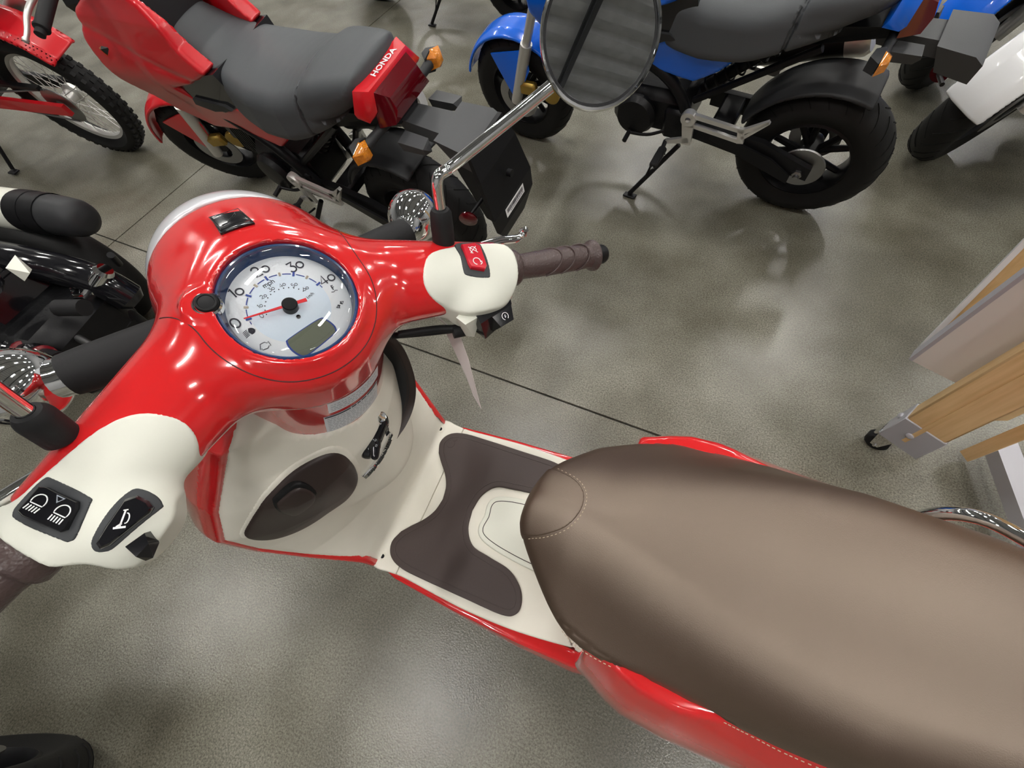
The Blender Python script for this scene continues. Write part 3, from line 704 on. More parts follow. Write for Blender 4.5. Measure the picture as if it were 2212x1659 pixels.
# brake levers
for s_, off in ((-1, .014), (1, 0)):
    P = crv([(-.022 + off, s_ * .205, -.050), (-.026 + off, s_ * .235, -.048), (-.032 + off, s_ * .262, -.045), (-.040 + off, s_ * .282, -.042)] + ([(-.054 + off, s_ * .330, -.042), (-.068, s_ * .37, -.042)] if s_ > 0 else [(-.036 + off, s_ * .296, -.042)]), 6)
    mb = MB(); n_ = len(P); mb.tube(P, [.0065 - .0022 * k / n_ for k in range(n_)], 12); mb.lathe([(.0001, -.0065), (.004, -.006), (.0068, 0), (.004, .006), (.0001, .0065)], P[-1], (0, 0, 1), 16)
    SB(mb, 'brake_lever', CHROME, None, MG)
mb = MB(); mb.tube(crv([(-.050, -.090, -.080), (-.068, -.128, -.072), (-.082, -.150, -.066), (-.090, -.175, -.062)], 6), .0045, 10); mb.tube(crv([(-.045, -.085, -.088), (-.066, -.125, -.082), (-.086, -.160, -.070)], 6), .004, 10)
mb.tube([(-.083, -.142, -.068), (-.092, -.165, -.064)], .0075, 12)
SB(mb, 'brake_cable', BLKR, None, MG)

def mirror(side, base, bend, neck, ctr, nrm, name='mirror', bh=.026):
    base, bend, neck, ctr, nrm = (np.array(q, float) for q in (base, bend, neck, ctr, nrm)); nrm /= np.linalg.norm(nrm)
    mb = MB(); mb.lathe([(0, -.012), (.0120, -.012), (.0123, .010), (.0115, bh), (.0090, bh + .004), (.006, bh + .005)], base, (0, 0, 1), 28); bt = SB(mb, 'mirror_boot', BLKR, None, MH)
    up = np.array([base[0], base[1], bend[2] - .006])
    mb = MB(); mb.tube(crv([base + [0, 0, .015], base + [0, 0, .03], up, bend, bend + (neck - bend) * .12, bend + (neck - bend) * .5, neck], 6), .0058, 16); stem = SB(mb, 'mirror_stem', CHROME, None, MH)
    # oval chrome housing
    e1 = np.cross(nrm, [0, 0, 1.0]); e1 /= np.linalg.norm(e1); e2 = np.cross(e1, nrm); k_ = 64; ra, rb = .054, .060
    prof = [(0.001, -.030), (.35, -.028), (.70, -.020), (.92, -.010), (1.0, 0), (1.0, .003), (.985, .006), (.95, .0065), (.925, .004), (.92, .001)]
    vs = []; fs = []; n_ = len(prof)
    for k in range(k_):
        a = 2 * math.pi * k / k_
        for q, h in prof: vs.append(ctr + q * (ra * math.cos(a) * e1 + rb * math.sin(a) * e2) + h * nrm)
    for k in range(k_):
        for i in range(n_ - 1): fs.append((k * n_ + i, k * n_ + i + 1, ((k + 1) % k_) * n_ + i + 1, ((k + 1) % k_) * n_ + i))
    mb = MB(); mb.add(vs, fs); hd = SB(mb, name, CHROME, None, MH)
    mb = MB(); vs = []; fs = []; prof = [(.93, .0008), (.93, .0036), (.90, .0036), (.89, .0026)]; n_ = len(prof)
    for k in range(k_):
        a = 2 * math.pi * k / k_
        for q, h in prof: vs.append(ctr + q * (ra * math.cos(a) * e1 + rb * math.sin(a) * e2) + h * nrm)
    for k in range(k_):
        for i in range(n_ - 1): fs.append((k * n_ + i, k * n_ + i + 1, ((k + 1) % k_) * n_ + i + 1, ((k + 1) % k_) * n_ + i))
    mb.add(vs, fs); SB(mb, 'mirror_gasket', BLK, hd, MH)
    mb = MB(); vs = []; fs = []; rings = 12; Rcv = 1.6
    for i in range(rings + 1):
        q = .905 * i / rings
        for k in range(k_):
            a = 2 * math.pi * k / k_; rr = q * (ra * math.cos(a) * e1 + rb * math.sin(a) * e2); h = .0028 + (.0545 ** 2 - rr @ rr) / (2 * Rcv)
            vs.append(ctr + rr + h * nrm)
    for i in range(rings):
        for k in range(k_): fs.append((i * k_ + k, i * k_ + (k + 1) % k_, (i + 1) * k_ + (k + 1) % k_, (i + 1) * k_ + k))
    mb.add(vs, fs); SB(mb, 'mirror_glass', MIRRORG, hd, MH)
MHn = np.array(MH)[:3, :3]
Cm = np.array([.785, -.316, 1.160])
vh = np.array([.484, .079, 1.254]) - Cm; vh /= np.linalg.norm(vh)
rw = np.array([-.35, .52, .78]); rh = MHn.T @ (rw / np.linalg.norm(rw))
mirror(-1, (.842, -.164, .993), (.842, -.178, 1.060), (.790, -.262, 1.128), Cm, vh + rh)
mirror(1, (.828, .197, .990), (.842, .205, 1.060), (.800, .285, 1.128), (.785, .340, 1.160), np.array([-.9, -.3, .3]), bh=.014)
# front turn signals
for s_ in (-1, 1):
    c = np.array([1.040 if s_ < 0 else 1.020, s_ * .248, .900]); b = np.array([.985, s_ * .085, .905]); e = np.array([1.005, s_ * .212, .902])
    mb = MB(); mb.tube([b, b + (e - b) * .55, b + (e - b) * .8, b + (e - b) * .97], [.027, .025, .024, .0225], 20); st_ = SB(mb, 'turn_signal', BLKR, None, MH)
    mb = MB(); mb.tube([b + (e - b) * .97, e, e + (c - e) * .5], [.0215, .0210, .022], 24); SB(mb, 'signal_collar', CHROME, st_, MH)
    ax_ = c - np.array([1.1, s_ * .24, .88]); mb = MB(); mb.lathe([(.0001, -.040)] + [(.040 * math.sin(t), -.040 * math.cos(t)) for t in np.linspace(.15, 1.9, 22)] + [(.0370, .016)], c, (1, 0, -.12), 40)
    SB(mb, 'signal_shell', CHROME, st_, MH)
    mb = MB(); mb.lathe([(.0370, .014), (.031, .026), (.016, .034), (.0001, .036)], c, (1, 0, -.12), 30); SB(mb, 'signal_lens', AMBER, st_, MH)

# ---- steering column cover with warning labels (fixed to the frame)
def apron(u, v, n):
    r_ = np.sqrt(((u - .004) / 1.0) ** 2 + v * v)
    rr = .0870 + .014 * np.clip(-(n + .06) / .2, 0, 1.2)
    d = (r_ - rr) * .97
    return smax(smax(d, n + .058, .002), -n - .262, .01)
ap_ = SS('column_cover', apron, (-.14, -.14, -.28), (.14, .14, -.04), .0042, RED, M=MG)
def label(name, a0, a1, n0, n1, dn0, mt, rows, parent):
    """paper label wrapped on the column cover; angles measured from the rider-facing side"""
    mb = MB(); K = 18; vs = []
    def pt(a, n, lift=.0004):
        rr = .0870 + .014 * min(max(-(n + .06) / .2, 0), 1.2) + lift
        return (.004 - rr * math.cos(rad(a)), rr * math.sin(rad(a)), n)
    for i in range(K + 1):
        a = a0 + (a1 - a0) * i / K
        for j in range(3): vs.append(pt(a, n0 + (n1 - n0) * j / 2 + dn0 * i / K))
    fs = [(i * 3 + j, i * 3 + j + 1, (i + 1) * 3 + j + 1, (i + 1) * 3 + j) for i in range(K) for j in range(2)]
    mb.add(vs, fs); o = SB(mb, name, mt, parent, MG)
    mb = MB(); rnd = random.Random(len(rows))
    for f0, f1, hgt, frac in rows:
        x = .04
        while x < frac:
            w_ = rnd.uniform(.02, .075) if frac < 2 else 5; x1 = min(x + w_, .965, frac if frac <= 1 else .985); 
            if frac > 1: x = .015
            q = []
            for xx in np.linspace(x, x1, 4 if frac <= 1 else K): q += [xx]
            vv = []
            for xx in q:
                for ff in (f0, f0 + hgt): vv.append(pt(a0 + (a1 - a0) * xx, n0 + (n1 - n0) * ff + dn0 * xx, .0007))
            m_ = len(q); mb.add(vv, [(2 * i, 2 * i + 1, 2 * i + 3, 2 * i + 2) for i in range(m_ - 1)])
            if frac > 1: break
            x = x1 + .022
    SB(mb, 'printed_text', INKL, o, MG, False)
    return o
label('warning_label', 12, -34, -.068, -.099, -.012, LABELW, [(.20, 0, .07, .93), (.40, 0, .07, .80), (.58, 0, .07, .93), (.76, 0, .07, .62)], ap_)
l2 = label('warning_label', 16, -32, -.106, -.166, -.014, LABELW, [(.16, 0, .035, .9), (.26, 0, .035, .93), (.36, 0, .035, .7), (.47, 0, .035, .95), (.57, 0, .035, .93), (.67, 0, .035, .93), (.77, 0, .035, .8), (.87, 0, .035, .6)], ap_)
mb = MB()
def apt(a, n, l): rr = .0870 + .014 * min(max(-(n + .06) / .2, 0), 1.2) + l; return (.004 - rr * math.cos(rad(a)), rr * math.sin(rad(a)), n)
for x0, x1 in ((.015, .40), (.42, .50), (.52, .58), (.60, .70), (.72, .985)):
    vv = []; q = np.linspace(x0, x1, 8)
    for xx in q:
        for ff in (.02, .085): vv.append(apt(16 - 48 * xx, -.106 - .060 * ff - .014 * xx, .0008))
    mb.add(vv, [(2 * i, 2 * i + 1, 2 * i + 3, 2 * i + 2) for i in range(7)])
SB(mb, 'label_heading', INK, l2, MG, False)

# ---- leg shield
ZT = [.20, .28, .33, .46, .56, .665, .755, .80, .88, .93]
XT = [.940, .945, .955, 1.01, 1.035, 1.02, .98, .955, .91, .89]
WT = [.180, .185, .187, .213, .226, .224, .188, .165, .125, .06]
BZ = [.0, .0, .012, .080, .135, .150, .130, .090, .055, .04]
FO = [(.965, .150), (.94, .185), (.88, .184), (.80, .189), (.72, .193), (.62, .191), (.52, .180), (.44, .165), (.40, .150)]
fo = [tuple(p) for p in crv(FO, 5)]; fo = fo + [(x, -y) for x, y in fo[::-1]]
def xs_(z): return np.interp(z, ZT, XT)
def ws_(z): return np.interp(z, ZT, WT)
def Xin(y, z):
    t = np.clip(abs(y - .004) / ws_(z), 0, 1.2); x = xs_(z) - np.interp(z, ZT, BZ) * (1 - t * t) ** 1 
    for s_ in (1, -1):
        x = x - .014 * np.exp(-((y - s_ * .128) / .060) ** 2 - ((z - .750) / .060) ** 2)
    return x
def inner(x, y, z):
    # column ring and the fin beside it
    d = (Xin(y, z) - x) * .72
    col = s_cone(x, y, z, (.935, .004, .79), (.955, .004, .60), .098, .100)
    col = np.maximum(col, z - (.800 + .55 * np.maximum(y - .02, 0) + .0 * x))
    d = smin(d, col, .03)
    d = smax(d, x - (xs_(z) + .010 + .12 * np.clip(z - .7, 0, 1)), .01)
    d = smax(d, (abs(y) - ws_(z) + .003) * .85, .010)
    d = smin(d, smax(smax(poly2(x, y, fo), z - .280, .004), .8938 - x, .0015), .022)
    return smax(smax(d, z - .915, .01), .258 - z, .003)
OV = [(0.9866, 0.2018, 0.6757), (0.965, 0.1855, 0.7105), (0.9245, 0.1544, 0.7653), (0.8987, 0.1206, 0.7896), (0.8764, 0.0922, 0.7994), (0.8581, 0.0707, 0.7941), (0.8509, 0.0634, 0.7685), (0.8558, 0.0666, 0.7243), (0.871, 0.0772, 0.6727), (0.9012, 0.1012, 0.6244), (0.9368, 0.1363, 0.6016), (0.9651, 0.1691, 0.5954), (0.9861, 0.1929, 0.6085), (0.9927, 0.2033, 0.6385)]
KN = [(0.9109, 0.1429, 0.7647), (0.9062, 0.1358, 0.7735), (0.8922, 0.116, 0.7826), (0.8839, 0.1101, 0.7733), (0.88, 0.1123, 0.753), (0.8925, 0.1234, 0.7296), (0.915, 0.1434, 0.7129), (0.9144, 0.1477, 0.7385)]
oc = np.mean(np.array(OV), 0); nl = np.linalg.svd(np.array(OV) - oc)[2][2]; nl = nl if nl[0] < 0 else -nl
e1 = np.cross([0, 0, 1.0], nl); e1 /= np.linalg.norm(e1); e2 = np.cross(nl, e1)
def to2(P): return [(float((np.array(p) - oc) @ e1), float((np.array(p) - oc) @ e2)) for p in P]
ov2 = [tuple(p) for p in crv(to2(OV), 4, True)]; kn2 = [tuple(p) for p in crv(to2(KN), 4, True)]
def on_shield(outline, lift, rd, depth=.006, dome_=0.0, s_=1):
    def f(x, y, z):
        yy = y * s_; dx, dy, dz = x - oc[0], yy - oc[1], z - oc[2]
        a = dx * e1[0] + dy * e1[1] + dz * e1[2]; b = dx * e2[0] + dy * e2[1] + dz * e2[2]; q = dx * nl[0] + dy * nl[1] + dz * nl[2]
        p = poly2(a, b, outline); base = inner(x, yy, z)
        return smax(smax(smax(base - lift - dome_ * np.clip(-p / .05, 0, 1) ** .5, p, rd), -(base + depth), .002), abs(q) - .075, .002)
    return f
pk2 = [tuple(np.array(p) * .84) for p in ov2]
def inner_cut(x, y, z):
    yy = -y; dx, dy, dz = x - oc[0], yy - oc[1], z - oc[2]
    a = dx * e1[0] + dy * e1[1] + dz * e1[2]; b = dx * e2[0] + dy * e2[1] + dz * e2[2]; q = dx * nl[0] + dy * nl[1] + dz * nl[2]
    d = inner(x, y, z); return np.maximum(d, -np.maximum(np.maximum(poly2(a, b, pk2), abs(q) - .08), -(d + .045)))
ish = SS('inner_leg_shield', inner, (.76, -.26, .24), (1.12, .26, .96), .0065, BEIGE)
def outer(x, y, z):
    W = ws_(z) + .0035; t = np.clip(abs(y) / W, 0, 1)
    F = .028 + np.interp(z, [.2, .35, .5, .65, .8, .93], [.02, .07, .15, .175, .14, .08]) * (1 - t ** 2.2) ** .7
    d = smax((x - xs_(z) - F) * .6, (xs_(z) - .004 + .04 * np.clip((.42 - z) / .1, 0, 1) * (abs(y) < ws_(z) - .016) - x) * .8, .006)
    d = smax(d, (abs(y) - W) * .85, .010)
    return smax(smax(d, z - .92, .02), .25 - z, .01)
SS('front_cover', outer, (.84, -.27, .22), (1.30, .27, .98), .0068, RED)
# glovebox lid (left) and open pocket with a brown rim (right)
lid = SS('glovebox_lid', on_shield(ov2, .0035, .004, dome_=.010), (.82, .045, .575), (1.03, .225, .83), .0036, BROWNP)
SS('lid_rim', on_shield([tuple(np.array(p) * 1.07) for p in ov2], .0022, .003), (.82, .035, .565), (1.04, .235, .84), .0040, BEIGE)  # added ridge, shaped to give the bright reflection along the shield's crease
kf = on_shield(kn2, .0145, .003, dome_=.006)
SS('knob', kf, (.85, .095, .69), (.94, .165, .81), .0026, BROWNP, lid)
kr = [(np.array(p) - np.mean(kn2, 0)) * 1.16 + np.mean(kn2, 0) for p in kn2]
SS('knob_ring', on_shield([tuple(q) for q in kr], .0118, .002, dome_=.0035), (.85, .09, .68), (.95, .17, .82), .0026, BLK, lid)
# open pocket on the right: a brown bowl with a thick lip
PL = [(.838, -.108, .800), (.837, -.107, .762), (.837, -.100, .722), (.838, -.089, .694), (.840, -.072, .672), (.842, -.050, .660), (.846, -.026, .655), (.852, -.004, .660), (.880, .0, .70), (.885, -.01, .78), (.868, -.035, .845), (.850, -.075, .850), (.842, -.100, .832)]
pl_ = np.array(crv(PL, 4, True)) + np.array([0, .013, .012]); pc = pl_.mean(0); npk = np.array([-1.0, 0, .1]); npk /= np.linalg.norm(npk)
def dome(name, loop, c, n_, prof, mt, parent=None):
    vs = []; K = len(loop)
    for sc_, h in prof: vs += [c + (p - c) * sc_ + n_ * h for p in loop]
    fs = [(i * K + k, i * K + (k + 1) % K, (i + 1) * K + (k + 1) % K, (i + 1) * K + k) for i in range(len(prof) - 1) for k in range(K)]
    mb = MB(); mb.add(vs, fs); return SB(mb, name, mt, parent)
pr_ = dome('pocket_rim', pl_, pc, npk, [(1.02, -.14), (1.03, -.06), (1.01, -.012), (.98, .0), (.94, .002), (.90, -.002), (.88, -.012)], BROWNP)
dome('pocket', pl_, pc, npk, [(.885, -.008), (.86, -.05), (.75, -.075), (.4, -.08), (.001, -.08)], GREYP, pr_)
# ignition lock, bag hook and badge strip
mb = MB(); mb.lathe([(0, -.012), (.0078, -.012), (.0078, .0), (.0070, .0015), (.0055, .0008), (0, .0008)], (.8340, -.001, .766), (-.85, -.15, .5), 24); SB(mb, 'lock_cylinder', CHROME)
def hook(x, y, z):
    d = s_cone(x, y, z, (.842, .006, .748), (.846, .040, .733), .0125, .0135)
    d = smin(d, s_cone(x, y, z, (.833, .034, .742), (.830, .046, .736), .0065, .0055), .006)
    return smin(d, s_cone(x, y, z, (.840, -.002, .752), (.846, .006, .715), .0085, .007), .006)
hk = SS('bag_hook', hook, (.81, -.03, .69), (.87, .07, .78), .0032, BLKG)
mb = MB(); P = []
for t in np.linspace(0, 1, 12): P.append(np.array([.8370 + (.8620 - .8370) * (1 - t) ** 1.3 - .0045 * (1 - (2 * t - 1) ** 2), .070 + (.003 - .070) * t, .676 + (.716 - .676) * t]))
vs = []
for p in P: vs += [p + [0, 0, .0055], p + [-.0022, 0, .005], p + [-.0022, 0, -.005], p + [0, 0, -.0055], p + [.012, 0, 0]]
K = len(P); fs = [(i * 5 + k, i * 5 + (k + 1) % 5, (i + 1) * 5 + (k + 1) % 5, (i + 1) * 5 + k) for i in range(K - 1) for k in range(5)] + [(0, 1, 2, 3, 4), tuple((K - 1) * 5 + q for q in (4, 3, 2, 1, 0))]
mb.add(vs, fs); bg = SB(mb, 'badge', CHROME)
mb = MB(); rn = random.Random(3)
for i in range(1, K - 1):
    for q in range(2):
        t = (i + q * .5) / K; p = P[i] * (1 - q * .5) + P[min(i + 1, K - 1)] * (q * .5); mb.box(p + [-.0027, 0, rn.uniform(-.001, .001)], (.001, .0035, rn.uniform(.003, .0065)))
SB(mb, 'badge_lettering', BLK, bg, None, False)

# ---- footboard
def board(x, y, z):
    p = poly2(x, y, fo); d = smax(p, abs(z - .268) - .012, .005)
    d = smax(d, x - .8926, .0015)
    d = groove(d, np.where(x < .60, np.sqrt((x - .40) ** 2 * .9 + y * y * .55) - .155, 1), .0007, .003)
    return d
fb = SS('footboard', board, (.38, -.21, .245), (.985, .21, .29), .0042, BEIGE)
for x, y in ((.945, -.158), (.938, .162)):
    zz_ = np.linspace(.26, .40, 280); ztop_ = zz_[max([i for i, q in enumerate(zz_) if float(inner(np.array(x), np.array(y), np.array(q))) < 0] or [60])]
    mb = MB(); mb.lathe([(0, .0), (.0075, .0), (.0085, .0012), (.0055, .0018), (.005, -.001), (0, -.001)], (x, y, ztop_ - .0005), (0, 0, 1), 20); s0 = SB(mb, 'screw_recess', BEIGE, fb)
    mb = MB(); mb.lathe([(0, .0006), (.0047, .0006), (.004, .0016), (0, .0016)], (x, y, ztop_ - .0002), (0, 0, 1), 16); SB(mb, 'screw', BLK, fb)
MO = [(.9240, .1000), (.9330, .1280), (.9200, .1550), (.8850, .1690), (.8200, .1720), (.7300, .1730), (.6450, .1730), (.6180, .1620), (.6130, .1400), (.6260, .1120), (.6600, .0880), (.7100, .0790), (.7550, .0700), (.7800, .0400), (.7880, .0)]
mo = [tuple(p) for p in crv(MO, 6)]
FR_ = [(.8640, -.0001), (.8700, .0300), (.8850, .0560), (.9070, .0800)]
fr_ = [tuple(p) for p in crv([FR_[0], FR_[1], FR_[2], FR_[3], MO[0]], 6)][:-1]
matp = fr_ + mo; matp = matp + [(x, -y) for x, y in matp[::-1]][1:-1]
def fmat(x, y, z):
    p = poly2(x, y, matp); top = .2862 - .0022 * np.clip((abs(p + .013) < .0022) * 1.0, 0, 1)
    return smax(smax(p, z - .2868, .0022), .276 - z, .001)
def fmat2(x, y, z):
    p = poly2(x, y, matp); d = smax(smax(p, z - .2868, .0024), .276 - z, .001)
    return groove(d, p + .0125, .0012, .0012)
def fmat3(x, y, z): return smax(smax(poly2(x, y, matp), z - .2868, .0024), .276 - z, .001)
fm = SS('foot_mat', fmat3, (.595, -.19, .270), (.95, .19, .294), .0032, BROWNR)
def inset(P, d_):
    P = [np.array(p) for p in P]; n_ = len(P); out = []
    ar_ = sum(P[i][0] * P[(i + 1) % n_][1] - P[(i + 1) % n_][0] * P[i][1] for i in range(n_)); sg_ = 1 if ar_ > 0 else -1
    for i in range(n_):
        t = P[(i + 1) % n_] - P[i - 1]; t /= np.linalg.norm(t) + 1e-9; q = P[i] + sg_ * d_ * np.array([-t[1], t[0]]); out.append(q)
    return [q for q in out if float(poly2(np.array(q[0]), np.array(q[1]), P)) < -d_ * .92]
ins = inset(matp, .0125); mb = MB(); mb.tube([(q[0], q[1], .2866) for q in ins], .0010, 6, close=True); SB(mb, 'mat_ridge', BROWNR, fm)
mb = MB(); mb.tube([(*q, .2868) for q in arc((.905, -.132), .010, 0, 360, 24)], .0006, 5, close=True); mb.tube([(*q, .2868) for q in arc((.899, -.147), .0045, 0, 360, 14)], .0005, 5, close=True); SB(mb, 'moulded_mark', BROWNR, fm)
LO = [(.757, .0), (.760, .028), (.748, .048), (.715, .060), (.660, .068), (.60, .072), (.54, .074), (.50, .070)]
lo_ = [tuple(p) for p in crv(LO, 5)]; lo_ = lo_ + [(x, -y) for x, y in lo_[::-1]][:-1]
bl_ = SS('battery_lid', lambda x, y, z: smax(smax(poly2(x, y, lo_), z - .2835, .003), .27 - z, .002), (.48, -.09, .265), (.775, .09, .290), .0028, CREAM)
def inset(P, d_):
    P = [np.array(p) for p in P]; n_ = len(P); out = []
    ar_ = sum(P[i][0] * P[(i + 1) % n_][1] - P[(i + 1) % n_][0] * P[i][1] for i in range(n_)); sg_ = 1 if ar_ > 0 else -1
    for i in range(n_):
        t = P[(i + 1) % n_] - P[i - 1]; t /= np.linalg.norm(t) + 1e-9; q = P[i] + sg_ * d_ * np.array([-t[1], t[0]]); out.append(q)
    return [q for q in out if float(poly2(np.array(q[0]), np.array(q[1]), P)) < -d_ * .92]
mb = MB(); mb.tube([(q[0], q[1], .2834) for q in inset(lo_, .0115)], .0009, 6, close=True); SB(mb, 'lid_seam', BROWNP, bl_)
# red side skirts under the footboard, seat pedestal
for s_ in (1, -1):
    def skirt(x, y, z, s_=s_):
        yy = y * s_; k = np.interp(x, [.38, .48, .60, .75, .90, .97], [.190, .206, .208, .203, .193, .172])
        lowz = np.interp(x, [.38, .5, .7, .97], [.13, .15, .17, .20])
        bul = k + .010 * np.sin(np.clip((z - lowz) / (.262 - lowz), 0, 1) * math.pi) * np.interp(x, [.4, .6, .9], [1.6, 1, .3])
        return smax(smax(smax((yy - bul) * .9, -(yy - bul + .03), .004), abs(x - .672) - .300, .006), smax(z - .262, lowz - z, .004), .005)
    SS('side_skirt', skirt, (.36, min(s_ * .14, s_ * .24), .11), (.99, max(s_ * .14, s_ * .24), .275), .0055, RED)
def pedestal(x, y, z):
    t = np.clip((z - .27) / .35, 0, 1); W = .155 + .0 * t; xf = .515 + .055 * t
    d = np.sqrt(((x - (xf - .16)) / 1.05) ** 2 + (y * .9) ** 2) - .158
    d = np.maximum(d * .95, (.35 - x)); 
    flare = .030 * np.exp(-(z - .27) / .03)
    return smax(smax(smax(d - flare * (x > .47), abs(y) - (np.interp(x, [.44, .50], [.150, .185]) - .22 * (z - .28)), .006), z - .64, .01), .268 - z, .004)
SS('seat_pedestal', pedestal, (.33, -.24, .26), (.62, .24, .66), .0058, BEIGE)

# ---- rear body, seat, rail
def hw_body(x): return np.interp(x, [-.42, -.38, -.30, -.15, 0, .15, .25, .36, .42, .45, .475, .50], [.03, .07, .118, .178, .205, .213, .217, .219, .214, .203, .190, .180])
def rbody(x, y, z):
    lowz = np.interp(x, [-.4, -.1, .2, .5], [.46, .40, .36, .30])
    t = (z - .50) / np.where(z > .50, .17, np.maximum(.50 - lowz, .05)); prof = np.where(z > .5, 1 - np.interp(x, [.22, .38], [.46, .26]) * np.clip(t, 0, 1.4) ** 2, 1 - .30 * np.clip(-t, 0, 1.3) ** 2)
    d = (abs(y - .008) - hw_body(x) * prof) * .8
    return smax(smax(smax(d, z - .652, .006), (lowz - z) * .8, .01), smax(x - .494, -.42 - x, .01), .008)
SS('rear_body_cover', rbody, (-.46, -.25, .18), (.52, .25, .68), .0075, RED)
for s_ in (1,):
    mb = MB(); mb.tube(crv([(.432, s_ * .200, .43), (.418, s_ * .216, .42), (.385, s_ * .222, .415), (.32, s_ * .221, .42), (.20, s_ * .214, .43)], 5), .0075, 10); SB(mb, 'lower_trim', BEIGE)
SO = [(.617, .030), (.612, .062), (.582, .100), (.544, .138), (.509, .160), (.464, .1665), (.410, .166), (.355, .170), (.300, .173), (.250, .175), (.15, .170), (.05, .152), (-.03, .118), (-.085, .070), (-.108, .018)]
SOR = [(-.085, -.030), (-.03, -.072), (.04, -.110), (.098, -.136), (.16, -.152), (.243, -.158), (.36, -.159), (.452, -.144), (.533, -.104), (.568, -.074), (.597, -.038), (.612, -.002)]
so = [tuple(p) for p in crv(SO + SOR, 4, True)]
def ztop(x, y): return np.interp(x, [-.2, -.1, .1, .3, .45, .55, .62], [.775, .775, .762, .742, .733, .728, .722]) - 1.1 * (y - .012) ** 2
SOA = np.array(so); 
def seat_raw(x, y, z):
    p = poly2(x, y, so)
    zt = ztop(x, y); q = np.clip((zt - z) / (zt - .645), 0, 1.1)
    wb = np.interp(x, [-.15, -.05, .1, .3, .45, .55, .62], [.05, .120, .158, .168, .165, .14, .10]); wt = np.interp(x, [-.15, .0, .216, .277, .325, .363, .411, .463, .522, .60], [.03, .100, .128, .122, .110, .098, .078, .058, .036, .022])
    L = wt + (wb - wt) * q ** .85
    return smax(smax(p * .9, (abs(y - .012) - L) * .72, .012), z - zt, .030)
def seatf(x, y, z):
    d = smax(seat_raw(x, y, z), .636 - z, .006)
    return groove(d, abs(z - .652) , .0007, .0015)
seat = SS('seat', seatf, (-.19, -.19, .62), (.65, .20, .80), .0065, BROWNV)
PO = [(.640, .070), (.600, .066), (.578, .0575), (.557, .042), (.546, .020), (.547, -.002), (.562, -.018), (.590, -.026), (.64, -.030)]
po = [tuple(p) for p in crv(PO, 6)]
def pommel(x, y, z):
    b = seat_raw(x, y, z); return smax(smax(b - .0016, poly2(x, y, po), .0016), -(b + .004), .001)
pm = SS('pommel_panel', pommel, (.535, -.045, .66), (.65, .085, .75), .0020, BROWNV, seat)
mb = MB(); pl = [tuple(p) for p in crv(PO[1:-1], 10)]; P = [np.array(p) for p in pl]
off = []
for i in range(len(P)):
    a, b = P[max(i - 1, 0)], P[min(i + 1, len(P) - 1)]; t = (b - a) / np.linalg.norm(b - a); off.append(P[i] + np.array([-t[1], t[0]]) * -.0032)
def zseat(x, y):
    zz = np.linspace(.64, .80, 240); s = [float(seat_raw(x, y, q)) for q in zz]; k = [i for i, q in enumerate(s) if q < 0]; return zz[max(k)] if k else .65
last = None
for i, q in enumerate(off):
    if last is None or np.linalg.norm(q - last) > .0034:
        a = off[max(i - 1, 0)]; b = off[min(i + 1, len(off) - 1)]; t = (b - a) / np.linalg.norm(b - a); z = zseat(*q) + .0006
        z2 = zseat(*(q + t * .0022)) + .0006
        mb.tube([(q[0], q[1], z), (q[0] + t[0] * .0022, q[1] + t[1] * .0022, z2)], .00045, 5); last = q
SB(mb, 'stitching', THREAD, seat)
mb = MB(); so2 = [p for p in so if p[1] > .02 and p[0] < .53]
P = crv(so2, 6); last = None
for i in range(1, len(P) - 1):
    q = P[i]
    if last is None or np.linalg.norm(q - last) > .0045:
        t = (P[i + 1] - P[i - 1]); t /= np.linalg.norm(t); nn = np.array([t[1], -t[0]]); 
        if nn[1] < 0: nn = -nn
        s_ = q + nn * .0006
        mb.tube([(s_[0], s_[1], .6475), (s_[0] + t[0] * .003, s_[1] + t[1] * .003, .6475)], .0005, 5); last = q
SB(mb, 'stitching', THREAD, seat)
# chrome grab rail
mb = MB(); P = crv([(.14, -.115, .60), (.130, -.140, .665), (.100, -.140, .706), (.05, -.120, .716), (-.02, -.086, .722), (-.09, -.045, .730), (-.125, .015, .735), (-.09, .085, .730), (-.02, .130, .722), (.05, .168, .705), (.09, .180, .64)], 6)
mb.tube(P, .0085, 16); SB(mb, 'grab_rail', CHROME)
